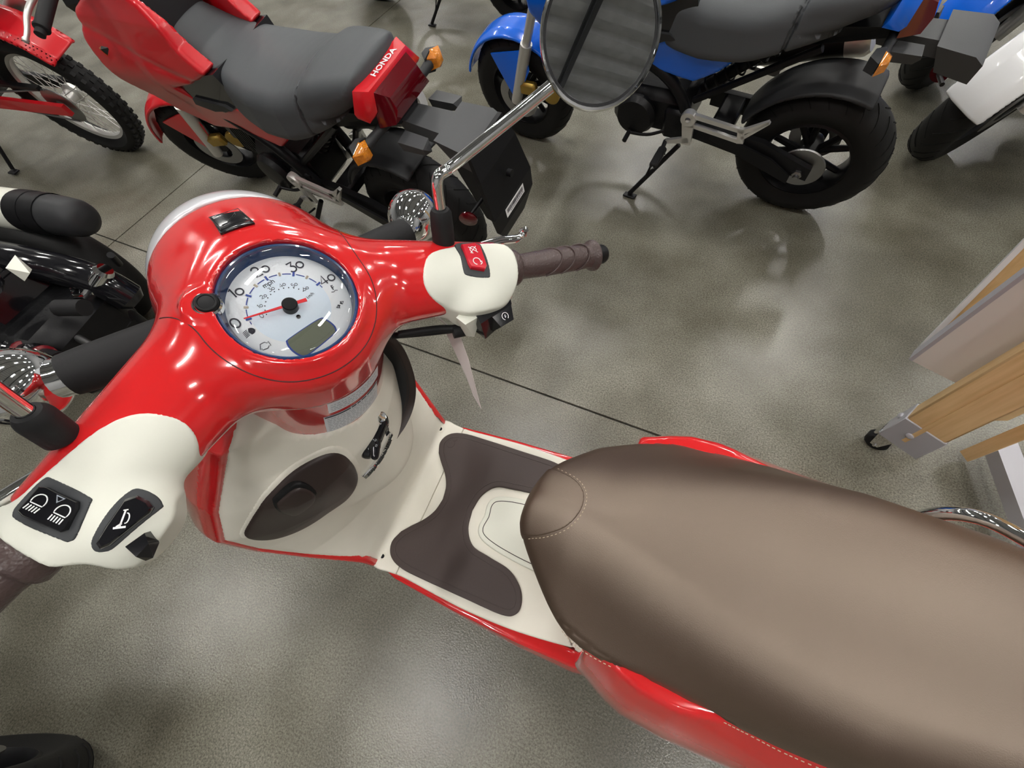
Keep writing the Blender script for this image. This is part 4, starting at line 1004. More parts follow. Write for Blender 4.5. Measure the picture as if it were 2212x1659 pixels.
# wheels, front fender, engine (mostly hidden, seen from the side)
def wheel(prefix, c, R, w_, ax_, parent, tire=TYRE, rim=BLK, spokes=5, rr=.62, mb_build=None, M=None):
    B = mb_build; c = np.array(c, float)
    ri = R * rr; mb = MB()
    mb.lathe([(ri + .004, -w_ * .36), (ri - .006, -w_ * .40), (ri - .012, -w_ * .30), (ri - .018, 0), (ri - .012, w_ * .30), (ri - .006, w_ * .40), (ri + .004, w_ * .36)], c, ax_, 48, close=True)
    mb.lathe([(.0, -w_ * .42), (.034, -w_ * .42), (.040, -w_ * .2), (.040, w_ * .2), (.034, w_ * .42), (0, w_ * .42)], c, ax_, 24)
    a_ = np.array(ax_, float); u = np.cross(a_, [0, 0, 1.0]); u /= np.linalg.norm(u); v = np.cross(a_, u)
    for k in range(spokes):
        for s_ in (-.12, .12):
            t0 = 2 * math.pi * k / spokes + s_ * .4; t1 = 2 * math.pi * k / spokes + s_ * 2.0
            p0 = c + .034 * (math.cos(t0) * u + math.sin(t0) * v); p1 = c + (ri - .012) * (math.cos(t1) * u + math.sin(t1) * v)
            mb.tube([p0, p1], [.013, .010], 8)
    w = B(mb, prefix, rim, parent, M)
    mb = MB(); pr = []
    for t in np.linspace(-1, 1, 17):
        a = t * 1.92; pr.append((R - w_ * .5 * (1 - math.cos(a)) * .82, w_ * .5 * math.sin(a) * 1.0))
    pr = [(ri, -w_ * .36)] + pr[1:-1] + [(ri, w_ * .36)]
    mb.lathe(pr, c, ax_, 64); t_ = B(mb, 'tire', tire, w, M)
    return w
wheel('rear_wheel', (.10, 0, .205), .205, .09, (0, 1, 0), scoot, mb_build=SB)
fc = np.array(MH @ Vector((1.235, 0, .205)))
fax = np.array(MH.to_3x3() @ Vector((0, 1, 0))); fax[2] = 0; fax /= np.linalg.norm(fax)
fc[2] = .205
wheel('front_wheel', fc, .205, .09, fax, scoot, mb_build=SB)
for o in list(scoot.children):
    if o.name.startswith(('rear_wheel', 'front_wheel')): S2(o)
fd = np.array([fax[1], -fax[0], 0])
def fender(x, y, z):
    px = (x - fc[0]) * fd[0] + (y - fc[1]) * fd[1]; py = (x - fc[0]) * fax[0] + (y - fc[1]) * fax[1]; pz = z - .205
    d = np.sqrt(px * px + pz * pz + (py * 1.3) ** 2) - .262
    d = smax(d, -(np.sqrt(px * px + pz * pz + (py * 1.3) ** 2) - .248), .003)
    return smax(smax(d, abs(py) - .085, .006), -(pz - .02 + px * .25), .004)
SS('front_fender', fender, (fc[0] - .30, fc[1] - .30, .10), (fc[0] + .30, fc[1] + .30, .50), .0075, RED)
mb = MB()
mb.tube([(.955, 0, .76), tuple(fc + [-.05, 0, .22])], .03, 16)
for s_ in (-1, 1): mb.tube([tuple(fc + fax * .065 * s_ + [-.03, 0, .20]), tuple(fc + fax * .062 * s_)], .016, 12)
SB(mb, 'front_fork', BLK)
mb = MB(); mb.box((.22, .03, .25), (.34, .16, .16), ch=.03); mb.box((.08, .09, .22), (.36, .06, .12), ch=.025); mb.tube([(.3, -.02, .3), (.5, 0, .22), (.75, 0, .20), (.95, 0, .22), (1.06, 0, .30)], .022, 12)
SB(mb, 'engine', ENG)
mb = MB(); mb.tube([(.34, .075, .15), (.30, .11, .012)], .010, 10); mb.tube([(.34, -.075, .15), (.30, -.11, .012)], .010, 10); mb.tube([(.34, -.09, .15), (.34, .09, .15)], .011, 10); mb.box((.30, .115, .008), (.05, .03, .012), ch=.004); mb.box((.30, -.115, .008), (.05, .03, .012), ch=.004)
SB(mb, 'center_stand', BLK)
# card tag hanging from the right brake cable
tg = empty('price_tag', 'pinkish card tag hanging edge-on below the right switch housing of the red scooter', 'tag', (.77, -.115, .85))
vs = []; 
P = [np.array(q) for q in ((.771, -.114, .850), (.752, -.116, .850), (.736, -.098, .812), (.722, -.075, .765), (.716, -.066, .742), (.728, -.074, .760), (.752, -.100, .810))]
mb = MB(); n_ = np.array([.5, .8, .2]); n_ /= np.linalg.norm(n_); K = len(P)
mb.add([p for p in P] + [p + n_ * .0008 for p in P], [tuple(range(K)), tuple(range(2 * K - 1, K - 1, -1))] + [(i, (i + 1) % K, K + (i + 1) % K, K + i) for i in range(K)])
o = mb.build('card', TAG, tg, None, False); o.matrix_parent_inverse = Matrix.Translation((-.77, .115, -.85))
mb = MB(); mb.tube([(.763, -.115, .85), (.772, -.112, .872), (.782, -.118, .895)], .0012, 6); o = mb.build('string', WHITE, tg); o.matrix_parent_inverse = Matrix.Translation((-.77, .115, -.85))

# ------------------------------------------------------------------ small sport motorcycle (local frame: x forward from the rear axle, y left, z up)
bike = empty('motorcycle', 'red small motorcycle with black stepped seat and a barcode sticker on its rear plate holder', 'motorcycle')
def BB(mb, name, mt, parent=None, M=None, sm=True): return mb.build(name, mt, parent or bike, M, sm)
def BS(name, fn, lo, hi, res, mt, parent=None, **k): return sdf(name, fn, lo, hi, res, mt, parent or bike, None, **k)
def sy(pts): return [(x, s * y, z) for x, y, z in pts for s in (-1, 1)]
rwh = wheel('rear_wheel', (0, 0, .245), .245, .135, (0, 1, 0), bike, mb_build=BB, rr=.60)
FRONT = []
fw = wheel('front_wheel', (1.2, 0, .242), .242, .120, (0, 1, 0), bike, mb_build=BB, rr=.60); FRONT.append(fw)
GRV = mat('groove_black', (0.003, 0.003, 0.003), .9)
# tread blocks: slanted grooves as dark inlaid strips
for wob, cx, R, w_ in ((rwh, 0, .245, .135), (fw, 1.2, .242, .12)):
    mb = MB()
    for k in range(26):
        for s_ in (-1, 1):
            P = []
            for q in range(6):
                t = q / 5; a = 2 * math.pi * (k + .5 * (s_ > 0) + t * .9) / 26; yy = s_ * w_ * (.03 + .43 * t); sn = min(1, abs(yy) / (w_ * .5)); rr = R - w_ * .5 * (1 - math.sqrt(max(0, 1 - sn * sn))) * .82
                P.append((cx + rr * math.cos(a), yy, (R if cx == 0 else .242) + rr * math.sin(a)))
            mb.tube(P, .0022, 4)
    tr = BB(mb, 'tread_groove', GRV, wob); tr['kind'] = 'stuff'
# brake discs
mb = MB(); mb.lathe([(.055, -.002), (.095, -.002), (.095, .002), (.055, .002)], (1.2, .062, .242), (0, 1, 0), 36, close=True); d0_ = BB(mb, 'brake_disc', STEEL, fw)
mb = MB(); mb.lathe([(.045, -.002), (.085, -.002), (.085, .002), (.045, .002)], (0, -.07, .245), (0, 1, 0), 36, close=True); BB(mb, 'brake_disc', STEEL, rwh)
mb = MB(); mb.lathe([(.03, -.004), (.075, -.004), (.078, 0), (.075, .004), (.03, .004)], (0, .078, .245), (0, 1, 0), 36, close=True); BB(mb, 'sprocket', STEEL, rwh)
# fork, fender, handlebar
mb = MB()
for s_ in (-1, 1):
    mb.tube([(1.2, s_ * .085, .242), (1.175, s_ * .085, .30), (1.10, s_ * .085, .50)], [.022, .024, .024], 16); mb.tube([(1.10, s_ * .085, .50), (.965, s_ * .085, .84)], .017, 14)
mb.box((1.03, 0, .68), (.05, .22, .03), Matrix.Rotation(rad(-21), 3, 'Y'), .006); mb.box((.968, 0, .845), (.06, .22, .02), Matrix.Rotation(rad(-21), 3, 'Y'), .005)
FRONT.append(BB(mb, 'front_fork', ALU))
def ffend(x, y, z):
    px, pz = x - 1.2, z - .242; r_ = np.sqrt(px * px + pz * pz); rr = .262 - .9 * np.clip(abs(y) - .03, 0, 1) ** 1.4
    d = smax(r_ - rr - .007, rr - .005 - r_, .003); an = np.arctan2(pz, px)
    d = smax(d, abs(y) - .072 + .010 * np.clip((an - 2.0), 0, 1), .006)
    return smax(d, np.maximum((.28 - an), (an - 2.35)) * .2, .006)
cf = BS('front_fender', ffend, (.98, -.09, .22), (1.50, .09, .53), .006, RED2); FRONT.append(cf)
mb = MB(); 
for s_ in (-1, 1): mb.hull([(1.30, s_ * .070, .42), (1.12, s_ * .070, .46), (1.10, s_ * .092, .40), (1.17, s_ * .092, .28), (1.215, s_ * .085, .27), (1.27, s_ * .074, .36)] + [(1.30, s_ * .064, .42), (1.12, s_ * .064, .46), (1.17, s_ * .085, .28)])
cb = BB(mb, 'fender_bracket', RED2); FRONT.append(cb)
mb = MB(); mb.tube(crv([(.860, -.33, 1.000), (.870, -.22, 1.005), (.935, -.10, .955), (.95, .0, .93), (.935, .10, .955), (.870, .22, 1.005), (.860, .33, 1.0)], 6), .011, 12); FRONT.append(BB(mb, 'handlebar', BLK))
for s_ in (-1, 1):
    mb = MB(); mb.lathe([(0, 0), (.019, 0), (.020, .004), (.0165, .008), (.0158, .11), (.018, .118), (.017, .122), (.011, .125), (.0115, .14), (0, .142)], (.867, s_ * .235, 1.003), (-.06, s_ * 1.0, -.02), 20); FRONT.append(BB(mb, 'grip', BLKR))
    mb = MB(); mb.box((.880, s_ * .205, 1.005), (.045, .055, .045), ch=.01); FRONT.append(BB(mb, 'switch_box', BLK))
    mb = MB(); P = crv([(.910, s_ * .205, 1.0), (.935, s_ * .24, 1.0), (.945, s_ * .29, .998), (.928, s_ * .345, .995), (.922, s_ * .372, .995)], 5); mb.tube(P, [.009 - .004 * k / len(P) for k in range(len(P))], 10); mb.lathe([(.0001, -.008), (.006, -.006), (.008, 0), (.006, .006), (.0001, .008)], P[-1], (0, 1, 0), 12)
    FRONT.append(BB(mb, 'lever', ALU))
    mb = MB(); mb.tube([(.925, s_ * .195, 1.02), (.93, s_ * .215, 1.13), (.92, s_ * .27, 1.16)], .005, 8); ms = BB(mb, 'mirror_stem', BLK); FRONT.append(ms)
    mb = MB(); mb.hull([(.92 + a, s_ * (.30 + b), 1.17 + c) for a in (0, .022) for b, c in ((-.055, -.02), (-.05, .03), (.05, .038), (.06, .015), (.045, -.028))]); BB(mb, 'mirror', BLK, ms)
mb = MB(); mb.hull([(1.02, y, z) for y, z in ((-.075, .80), (.075, .80), (-.09, .88), (.09, .88), (-.05, .94), (.05, .94))] + [(1.10, y, z) for y, z in ((-.06, .80), (.06, .80), (-.075, .87), (.075, .87), (-.04, .92), (.04, .92))]); hh = BB(mb, 'headlight', BLK); FRONT.append(hh)
mb = MB(); mb.hull([(1.098, y, z) for y, z in ((-.05, .81), (.05, .81), (-.065, .87), (.065, .87), (-.03, .91), (.03, .91))] + [(1.112, y * .8, .86 + (z - .86) * .8) for y, z in ((-.05, .81), (.05, .81), (-.065, .87), (.065, .87), (-.03, .91), (.03, .91))]); BB(mb, 'headlight_lens', LENS, hh)
# bodywork
SHP = [(.96, .87), (.84, .915), (.70, .930), (.62, .905), (.565, .860), (.545, .81), (.490, .752), (.58, .715), (.70, .690), (.66, .640), (.56, .628), (.45, .655), (.29, .618), (.36, .545), (.43, .500), (.60, .525), (.80, .490), (.93, .545), (1.00, .68), (1.01, .80)]
def shroud(x, y, z):
    Y = .118 + .055 * np.exp(-((z - .72) / .12) ** 2) * np.clip((x - .30) / .45, .35, 1) + .02 * np.clip((x - .8) / .2, 0, 1) - .25 * np.clip(z - .86, 0, 1)
    p = poly2(x, z, SHP); d = smax(p, (abs(y) - Y) * .85, .012)
    d = np.maximum(d, -s_cyl(x - .56, z - .835, abs(y) - .18, .012, -.05, .03))
    crease = abs(z - (.70 + .28 * (x - .5))) ; d = d + .004 * np.exp(-(crease / .012) ** 2)
    return np.maximum(d, -s_box(x, y, z, (.555, 0, .88), (.145, .090, .19), .02))
cs = BS('tank_cover', shroud, (.26, -.22, .46), (1.05, .22, .96), .0105, RED2)
mb = MB(); mb.hull(sy([(.95, .06, .895), (.70, .078, .935), (.64, .084, .900), (.64, .07, .80), (.9, .045, .80), (.80, .06, .935)])); BB(mb, 'tank_top', GREYP)
mb = MB(); mb.lathe([(0, 0), (.03, 0), (.032, .004), (.026, .008), (0, .009)], (.80, 0, .937), (.05, 0, 1), 24); BB(mb, 'fuel_cap', STEEL)
mb = MB(); mb.hull(sy([(.72, .150, .70), (.46, .130, .755), (.44, .125, .66), (.56, .140, .62), (.68, .150, .635)])); BB(mb, 'side_intake', BLKG)
mb = MB(); mb.hull(sy([(.66, .158, .660), (.52, .146, .655), (.50, .143, .640), (.60, .150, .622), (.68, .156, .635)])); BB(mb, 'intake_trim', GREYP)
SEP = [(.700, .845), (.640, .815), (.55, .775), (.45, .758), (.34, .752), (.22, .758), (.135, .775), (.09, .797), (.02, .810), (-.075, .820), (-.098, .808), (-.095, .765), (-.05, .728), (.05, .675), (.16, .628), (.26, .604), (.40, .598), (.49, .615), (.55, .68), (.63, .77)]
sep = [tuple(p) for p in crv(SEP, 3, True)]
def bseat(x, y, z):
    W = np.interp(x, [-.11, -.06, .03, .10, .22, .35, .45, .55, .70], [.098, .114, .130, .138, .154, .150, .130, .104, .074]) + .10 * np.clip(.74 - z, 0, .2)
    p = poly2(x, z, sep); p = p + 1.1 * y * y * 1.0 * (z > .7)
    d = smax(p * .95, (abs(y) - W) * .9, .034)
    return groove(d, x - (.105 - .10 * (z - .78) + .35 * y * y), .0045, .007)
se = BS('seat', bseat, (-.13, -.19, .58), (.73, .19, .87), .0085, VINYL)
mb = MB(); mb.hull(sy([(-.092, .098, .792), (-.130, .082, .787), (-.134, .080, .778), (-.088, .122, .750), (-.130, .112, .738), (-.08, .115, .730), (-.12, .115, .726)])); ct = BB(mb, 'tail_cowl', RED2, sm=True)
mb = MB(); mb.hull(sy([(-.130, .074, .780), (-.168, .060, .764), (-.178, .062, .735), (-.170, .080, .706), (-.125, .098, .700), (-.12, .08, .76)])); BB(mb, 'tail_light', REDL)
Rt = Matrix(((0, 1, 0), (-1, 0, 0), (0, 0, 1))).to_4x4()
textmesh('HONDA', .021, WHITE, 'lettering', ct, Matrix.Translation((-.112, -.012, .7905)) @ Matrix.Rotation(rad(-7.1), 4, 'Y') @ Rt, bold=True, sx=1.25)
# under-seat tail, signals, plate holder
mb = MB(); mb.hull(sy([(-.13, .07, .71), (.20, .09, .68), (.25, .09, .60), (-.05, .06, .66), (-.14, .04, .67)])); BB(mb, 'rear_subframe', BLK)
SIG = []
for s_ in (-1, 1):
    mb = MB(); mb.tube([(-.12, s_ * .05, .690), (-.115, s_ * .11, .690), (-.112, s_ * .155, .690)], [.015, .012, .014], 10)
    mb.hull([(-.112 + a, s_ * (.165 + b), .690 + c) for a, b, c in ((.02, -.005, .022), (.02, -.005, -.022), (.025, .02, .018), (.025, .02, -.018), (.0, -.022, .018), (0, -.022, -.018), (0, .038, .015), (0, .038, -.015), (-.004, .0, .027), (-.004, 0, -.027))])
    sg = BB(mb, 'turn_signal', GREYP)
    mb = MB(); mb.hull([(-.114 - a, s_ * (.172 + b), .690 + c) for a, b, c in ((0, -.022, .016), (0, -.022, -.016), (0, .036, .014), (0, .036, -.014), (0, .0, .027), (0, 0, -.027), (.020, -.008, .012), (.020, -.008, -.012), (.020, .018, .010), (.020, .018, -.010), (.016, .005, .020), (.016, .005, -.020))])
    BB(mb, 'signal_lens', AMBER, sg)
    mb = MB(); mb.tube([(.99, s_ * .08, .80), (.99, s_ * .13, .80)], .010, 8); mb.hull([(.99 + a, s_ * (.155 + b), .80 + c) for a, b, c in ((-.02, -.02, .02), (-.02, -.02, -.02), (-.02, .035, .015), (-.02, .035, -.015), (0.01, -.02, .02), (.01, -.02, -.02), (.01, .035, .015), (.01, .035, -.015))]); fs_ = BB(mb, 'turn_signal', GREYP); FRONT.append(fs_)
    mb = MB(); mb.hull([(1.001 + a, s_ * (.158 + b), .80 + c) for a, b, c in ((0, -.02, .02), (0, -.02, -.02), (0, .033, .014), (0, .033, -.014), (.018, -.01, .012), (.018, -.01, -.012), (.018, .02, .01), (.018, .02, -.01))]); BB(mb, 'signal_lens', AMBER, fs_)
mb = MB(); mb.hull(sy([(-.12, .032, .675), (-.14, .036, .640), (-.28, .040, .672), (-.30, .042, .630), (-.34, .045, .655)]))
mb.hull(sy([(-.27, .070, .678), (-.36, .080, .672), (-.385, .080, .655), (-.30, .060, .610), (-.385, .070, .60)]))
ph = BB(mb, 'plate_holder', HOLDG)
for s_ in (-1, 1):
    mb = MB(); mb.hull([(-.165, s_ * .058, .672), (-.165, s_ * .098, .668), (-.245, s_ * .062, .672), (-.25, s_ * .098, .668), (-.255, s_ * .075, .645), (-.17, s_ * .06, .635), (-.17, s_ * .095, .64), (-.24, s_ * .09, .64)]); BB(mb, 'holder_block', HOLDG, ph)
mb = MB(); mb.hull([(x + t, s * y, z) for x, y, z in ((-.385, .080, .665), (-.405, .092, .600), (-.425, .105, .480), (-.425, .100, .420), (-.405, .060, .350)) for s in (-1, 1) for t in (0, .012)]); 
mb.hull([(x, s * y, z) for x, y, z in ((-.37, .062, .62), (-.30, .06, .60), (-.34, .05, .40), (-.39, .06, .40)) for s in (-1, 1)])
pb = BB(mb, 'plate_back', BLK, sm=False)
for s_ in (-1, 1):
    mb = MB(); mb.lathe([(0, -.004), (.026, -.004), (.027, .001), (.022, .005), (0, .006)], (-.348, s_ * .128, .485), (-.35, s_ * .9, .0), 24); rf_ = BB(mb, 'reflector', REDL)
    mb = MB(); mb.tube([(-.36, s_ * .06, .50), (-.345, s_ * .12, .485)], .006, 8); BB(mb, 'reflector_stem', BLK, rf_)
mb = MB(); mb.tube([(-.425, .0, .56), (-.439, .0, .56)], .010, 12); BB(mb, 'bolt', BLK, pb)
# rear hugger, swingarm, chain guard, shock, muffler
def hug(x, y, z):
    r_ = np.sqrt(x * x + (z - .245) ** 2); rr = .276 - .6 * np.clip(abs(y) - .04, 0, 1) ** 1.3; an = np.arctan2(z - .245, x)
    d = smax(r_ - rr - .008, rr - .005 - r_, .003); d = smax(d, abs(y) - .082, .006)
    return smax(d, np.maximum(.45 - an, an - 1.95) * .22, .006)
BS('rear_fender', hug, (-.18, -.10, .30), (.30, .10, .56), .0065, GREYP)
mb = MB()
for s_ in (-1, 1): mb.hull([(.40, s_ * .075, .34), (.40, s_ * .075, .28), (.40, s_ * .100, .34), (.40, s_ * .100, .28), (-.035, s_ * .088, .270), (-.035, s_ * .088, .222), (-.035, s_ * .108, .270), (-.035, s_ * .108, .222), (.15, s_ * .10, .325), (.15, s_ * .08, .325)])
mb.box((.31, 0, .31), (.08, .17, .05), ch=.01); sw = BB(mb, 'swingarm', BLK)
mb = MB(); mb.tube([(0, -.135, .245), (0, .135, .245)], .010, 12); mb.lathe([(0, 0), (.017, 0), (.017, .010), (.010, .014), (0, .014)], (0, .108, .245), (0, 1, 0), 6); BB(mb, 'axle', STEEL, sw)
mb = MB(); mb.hull([(.33, .112, .345), (.33, .112, .30), (.10, .112, .285), (.02, .112, .20), (.02, .112, .235), (.33, .118, .345), (.10, .120, .285), (.02, .118, .20), (.02, .118, .235)]); BB(mb, 'chain_guard', BLK)
mb = MB(); mb.tube([(.42, 0, .40), (.20, 0, .60)], .020, 14)
for k in range(7): t = k / 6; mb.lathe([(.028, -.004), (.032, 0), (.028, .004), (.024, 0)], (.40 - .17 * t, 0, .42 + .155 * t), (-.17, 0, .155), 18, close=True)
BB(mb, 'shock_absorber', BLK)
mb = MB(); mb.tube([(.36, -.13, .44), (.22, -.14, .49), (.04, -.135, .545)], [.040, .055, .054], 20); mf = BB(mb, 'muffler', BLK)
mb = MB(); mb.lathe([(.056, -.02), (.059, .03), (.050, .045), (.022, .045), (.022, .0), (0, .0)], (.03, -.135, .548), (-.93, 0, .35), 24); BB(mb, 'muffler_tip', ALU, mf)
mb = MB(); mb.tube(crv([(.86, -.06, .40), (.93, -.07, .32), (.85, -.11, .22), (.6, -.12, .20), (.42, -.12, .30), (.34, -.13, .40)], 5), .016, 12); BB(mb, 'exhaust_pipe', STEEL)
# frame and engine
mb = MB()
for s_ in (-1, 1): mb.tube(crv([(.93, s_ * .03, .78), (.75, s_ * .10, .62), (.50, s_ * .105, .48), (.40, s_ * .10, .30)], 5), .020, 10); mb.tube([(.52, s_ * .09, .56), (.15, s_ * .08, .66)], .012, 8); mb.tube([(.42, s_ * .09, .42), (.10, s_ * .08, .64)], .012, 8)
BB(mb, 'frame', BLK)
mb = MB(); mb.box((.58, 0, .34), (.30, .20, .17), ch=.03); mb.lathe([(0, 0), (.072, 0), (.078, .02), (.066, .04), (.03, .044), (0, .044)], (.62, .10, .34), (0, 1, 0), 28); mb.lathe([(0, 0), (.082, 0), (.086, .02), (.07, .05), (0, .052)], (.56, -.10, .34), (0, -1, 0), 28)
mb.box((.46, .11, .33), (.10, .03, .12), ch=.012); eg = BB(mb, 'engine', ENG)
for k in range(8):
    mb = MB(); mb.box((.745 + k * .015, 0, .385 + k * .0022), (.006, .135, .12), Matrix.Rotation(rad(-8), 3, 'Y')); BB(mb, 'cooling_fin', ENG, eg)
mb = MB(); mb.box((.885, 0, .405), (.07, .12, .11), ch=.02); BB(mb, 'cylinder_head', GREYP, eg)
mb = MB(); mb.lathe([(0, 0), (.040, 0), (.040, .012), (.03, .015), (0, .015)], (1.0, .10, .33), (0, 1, 0), 20); mb.box((1.12, .088, .32), (.08, .035, .055), ch=.01); cp = BB(mb, 'brake_caliper', GOLD); FRONT.append(cp)
# footpeg bracket, pegs, shift lever, side stand
for s_ in (-1, 1):
    mb = MB(); y = s_ * .165
    def bar(a, b, w0, w1, th=.012):
        a, b = np.array(a), np.array(b); d = b - a; d /= np.linalg.norm(d); n_ = np.array([-d[1], d[0]])
        mb.hull([(p[0], yy, p[1]) for q, w_ in ((a, w0), (b, w1)) for p in (q + n_ * w_ / 2, q - n_ * w_ / 2) for yy in (y - th / 2, y + th / 2)])
    mb.lathe([(.010, -.012), (.026, -.012), (.028, 0), (.026, .012), (.010, .012)], (.405, y, .415), (0, 1, 0), 24, close=True)
    bar((.400, .428), (.215, .410), .016, .014); bar((.400, .392), (.225, .372), .014, .014); bar((.225, .420), (.215, .366), .022, .022); bar((.405, .41), (.395, .31), .045, .030); bar((.39, .33), (.475, .30), .022, .014)
    bar((.215, .412), (.150, .462), .016, .010); bar((.215, .385), (.150, .462), .012, .010)
    BB(mb, 'peg_bracket', ALU)
    mb = MB(); mb.tube([(.475, s_ * .165, .300), (.470, s_ * .20, .300)], .008, 8); mb.box((.468, s_ * .245, .300), (.030, .095, .022), ch=.006); pg_ = BB(mb, 'footpeg', BLKR)
    mb = MB(); mb.lathe([(.0001, .012), (.004, 0), (.008, 0), (0.0001, 0)], (.468, s_ * .292, .296), (0, s_, 0), 10); BB(mb, 'peg_tip', STEEL, pg_)
mb = MB(); mb.tube(crv([(.50, .12, .30), (.56, .135, .28), (.63, .15, .285)], 4), .006, 8); mb.tube([(.63, .145, .285), (.63, .19, .28)], .009, 10); BB(mb, 'shift_lever', BLK)
LEAN = .20
ss = MB(); cl_, sl_ = math.cos(LEAN), math.sin(LEAN)
foot = (.575, .235 * cl_ , .235 * sl_)
ss.tube([(.43, .13, .265), (foot[0], foot[1], foot[2] + .012)], .0095, 10); ss.tube([(.470, .155, .235), (.505, .175, .215), (.52, .20, .15), (.53, .205, .125)], .004, 6); 
ss.box((foot[0] - .005, foot[1] + .004, foot[2] + .008), (.055, .03, .008), Matrix.Rotation(LEAN, 3, 'X'), .003); BB(ss, 'side_stand', BLK)
SAX = Vector((-math.sin(rad(21.5)), 0, math.cos(rad(21.5)))); SPV = Vector((.985, 0, .80))
def steer(a): return Matrix.Translation(SPV) @ Matrix.Rotation(a, 4, SAX) @ Matrix.Translation(-SPV)
FN = {o.name for o in FRONT}
def swap(o, mt):
    o.material_slots[0].link = 'OBJECT'; o.material_slots[0].material = mt
COLORED = {cf.name, cb.name, cs.name, ct.name}
proto_children = list(bike.children)
TAILP = ('seat', 'tail_cowl', 'tail_light', 'rear_subframe', 'plate_holder', 'plate_back', 'reflector')
def clone(label, loc, yaw, lean, st, color, group='motorcycles parked on the showroom floor', skip=(), tail=0.0, scale=1.0):
    r = bike.copy(); r.scale = (scale,) * 3; COL.objects.link(r); r['label'] = label; r['group'] = group
    r.location = (*loc, 0); r.rotation_euler = (-lean, 0, yaw)
    for ch in proto_children:
        if any(ch.name.startswith(q) for q in skip): continue
        c = ch.copy(); COL.objects.link(c); c.parent = r
        if ch.name in FN: c.matrix_local = steer(st)
        elif tail and (ch.name.startswith(TAILP) or ch.name.startswith('turn_signal')): c.matrix_local = Matrix.Translation((tail * (1.7 if ch.name.startswith(('plate', 'reflector')) else 1), 0, 0))
        if ch.name in COLORED: swap(c, color)
        for g in ch.children:
            if g.name.startswith(('barcode_label', 'printed_bars')): continue
            d = g.copy(); COL.objects.link(d); d.parent = c
    return r
blue = clone('blue small motorcycle with black seat on its side stand behind the chrome mirror', (.145, -1.657), -.185, .20, 0.0, BLUE, tail=.07, skip=('plate_back', 'reflector.001'))
blk1 = clone('black motorcycle on its side stand at the top edge, behind the red one', (1.80, -3.02), -.17, .20, 0.1, BLK)
blue2 = clone('second blue motorcycle at the top right corner, only its front fender and wheel in view', (-1.74, -3.05), .30, .12, .60, BLUE, scale=1.15, skip=('fender_bracket',))
whi = clone('white motorcycle at the right edge, only its front fender and wheel in view', (-1.76, -2.50), .30, .12, .60, WHITEP, scale=1.15, skip=('fender_bracket',))
blk2 = clone('black motorcycle at the bottom left corner, mostly out of the picture', (1.60, .88), .38, .05, 0.0, BLK, skip=('side_stand',))
bike['group'] = 'motorcycles parked on the showroom floor'
bike.location = (1.394, -1.000, 0); bike.rotation_euler = (-.19, 0, -.172)
for o in FRONT: o.matrix_local = steer(.42)
# barcode label on the red bike's plate holder
lb = MB(); Mb = Matrix.Translation((-.4272, -.030, .500)) @ Matrix(((0, 0, -1), (0, 1, 0), (1, 0, 0))).to_4x4()
Mb = Matrix.Translation((-.4262, .0, .455)) @ Matrix.Rotation(rad(0), 4, 'X')
def lp(a, b, h): return (-.4262 - h, a, .455 + b)
lb.hull([lp(a, b, h) for a in (-.052, .052) for b in (-.016, .016) for h in (0, .0006)]); bl = BB(lb, 'barcode_label', WHITE, pb, sm=False)
lb = MB(); rn = random.Random(8); a = -.046
while a < .044:
    w_ = rn.choice((.0008, .0012, .002)); lb.hull([lp(q, b, h) for q in (a, a + w_) for b in (-.004, .010) for h in (.0006, .0009)]); a += w_ + rn.choice((.0008, .0014))
a = -.046
while a < .03:
    w_ = rn.uniform(.003, .008); lb.hull([lp(q, b, h) for q in (a, a + w_) for b in (-.010, -.0075) for h in (.0006, .0009)]); a += w_ + .0015
BARCODE = BB(lb, 'printed_bars', INK, None, sm=False); BARCODE.parent = pb

# ------------------------------------------------------------------ red trail bike with a spoked rear wheel (ahead of the red motorcycle)
TB = Matrix.Translation((3.58, -1.24, 0)) @ Matrix.Rotation(.10, 4, 'Z') @ Matrix.Rotation(-.17, 4, 'X')
trail = empty('trail_bike', 'red trail bike with spoked rear wheel and knobby tyre at the top left corner', 'motorcycle', (0, 0, 0))
trail.matrix_world = TB
def TT(mb, name, mt, parent=None, M=None, sm=True): return mb.build(name, mt, parent or trail, M, sm)
R0 = .300
mb = MB(); ri = .225
mb.lathe([(ri, -.022), (ri - .014, -.016), (ri - .018, 0), (ri - .014, .016), (ri, .022), (ri + .006, .0)], (0, 0, R0), (0, 1, 0), 56, close=True)
mb.lathe([(0, -.05), (.04, -.05), (.045, -.03), (.030, -.02), (.030, .02), (.045, .03), (.04, .05), (0, .05)], (0, 0, R0), (0, 1, 0), 24)
tw = TT(mb, 'rear_wheel', ALU)
for k in range(32):
    a = 2 * math.pi * k / 32; b = a + (.5 if k % 2 else -.5); s_ = 1 if (k // 2) % 2 else -1
    mb = MB(); mb.tube([(.038 * math.cos(b), s_ * .032, R0 + .038 * math.sin(b)), (ri * .97 * math.cos(a), 0, R0 + ri * .97 * math.sin(a))], .0018, 5); TT(mb, 'spoke', ALU, tw)
mb = MB(); mb.lathe([(ri, -.022)] + [(R0 - .050 * (1 - math.cos(t)) * .8, .050 * math.sin(t)) for t in np.linspace(-1.7, 1.7, 13)] + [(ri, .022)], (0, 0, R0), (0, 1, 0), 64); TT(mb, 'tire', TYRE, tw)
mb = MB()
for k in range(48):
    for y, dz in ((-.03, -.008), (0, 0), (.03, -.008)):
        a = 2 * math.pi * (k + (.5 if y == 0 else 0)) / 48; Rm = Matrix.Rotation(-a, 3, 'Y'); mb.box(((R0 + dz) * math.cos(a), y, R0 + (R0 + dz) * math.sin(a)), (.014, .018, .018), Rm)
kb = TT(mb, 'tread_knob', TYRE, tw); kb['kind'] = 'stuff'
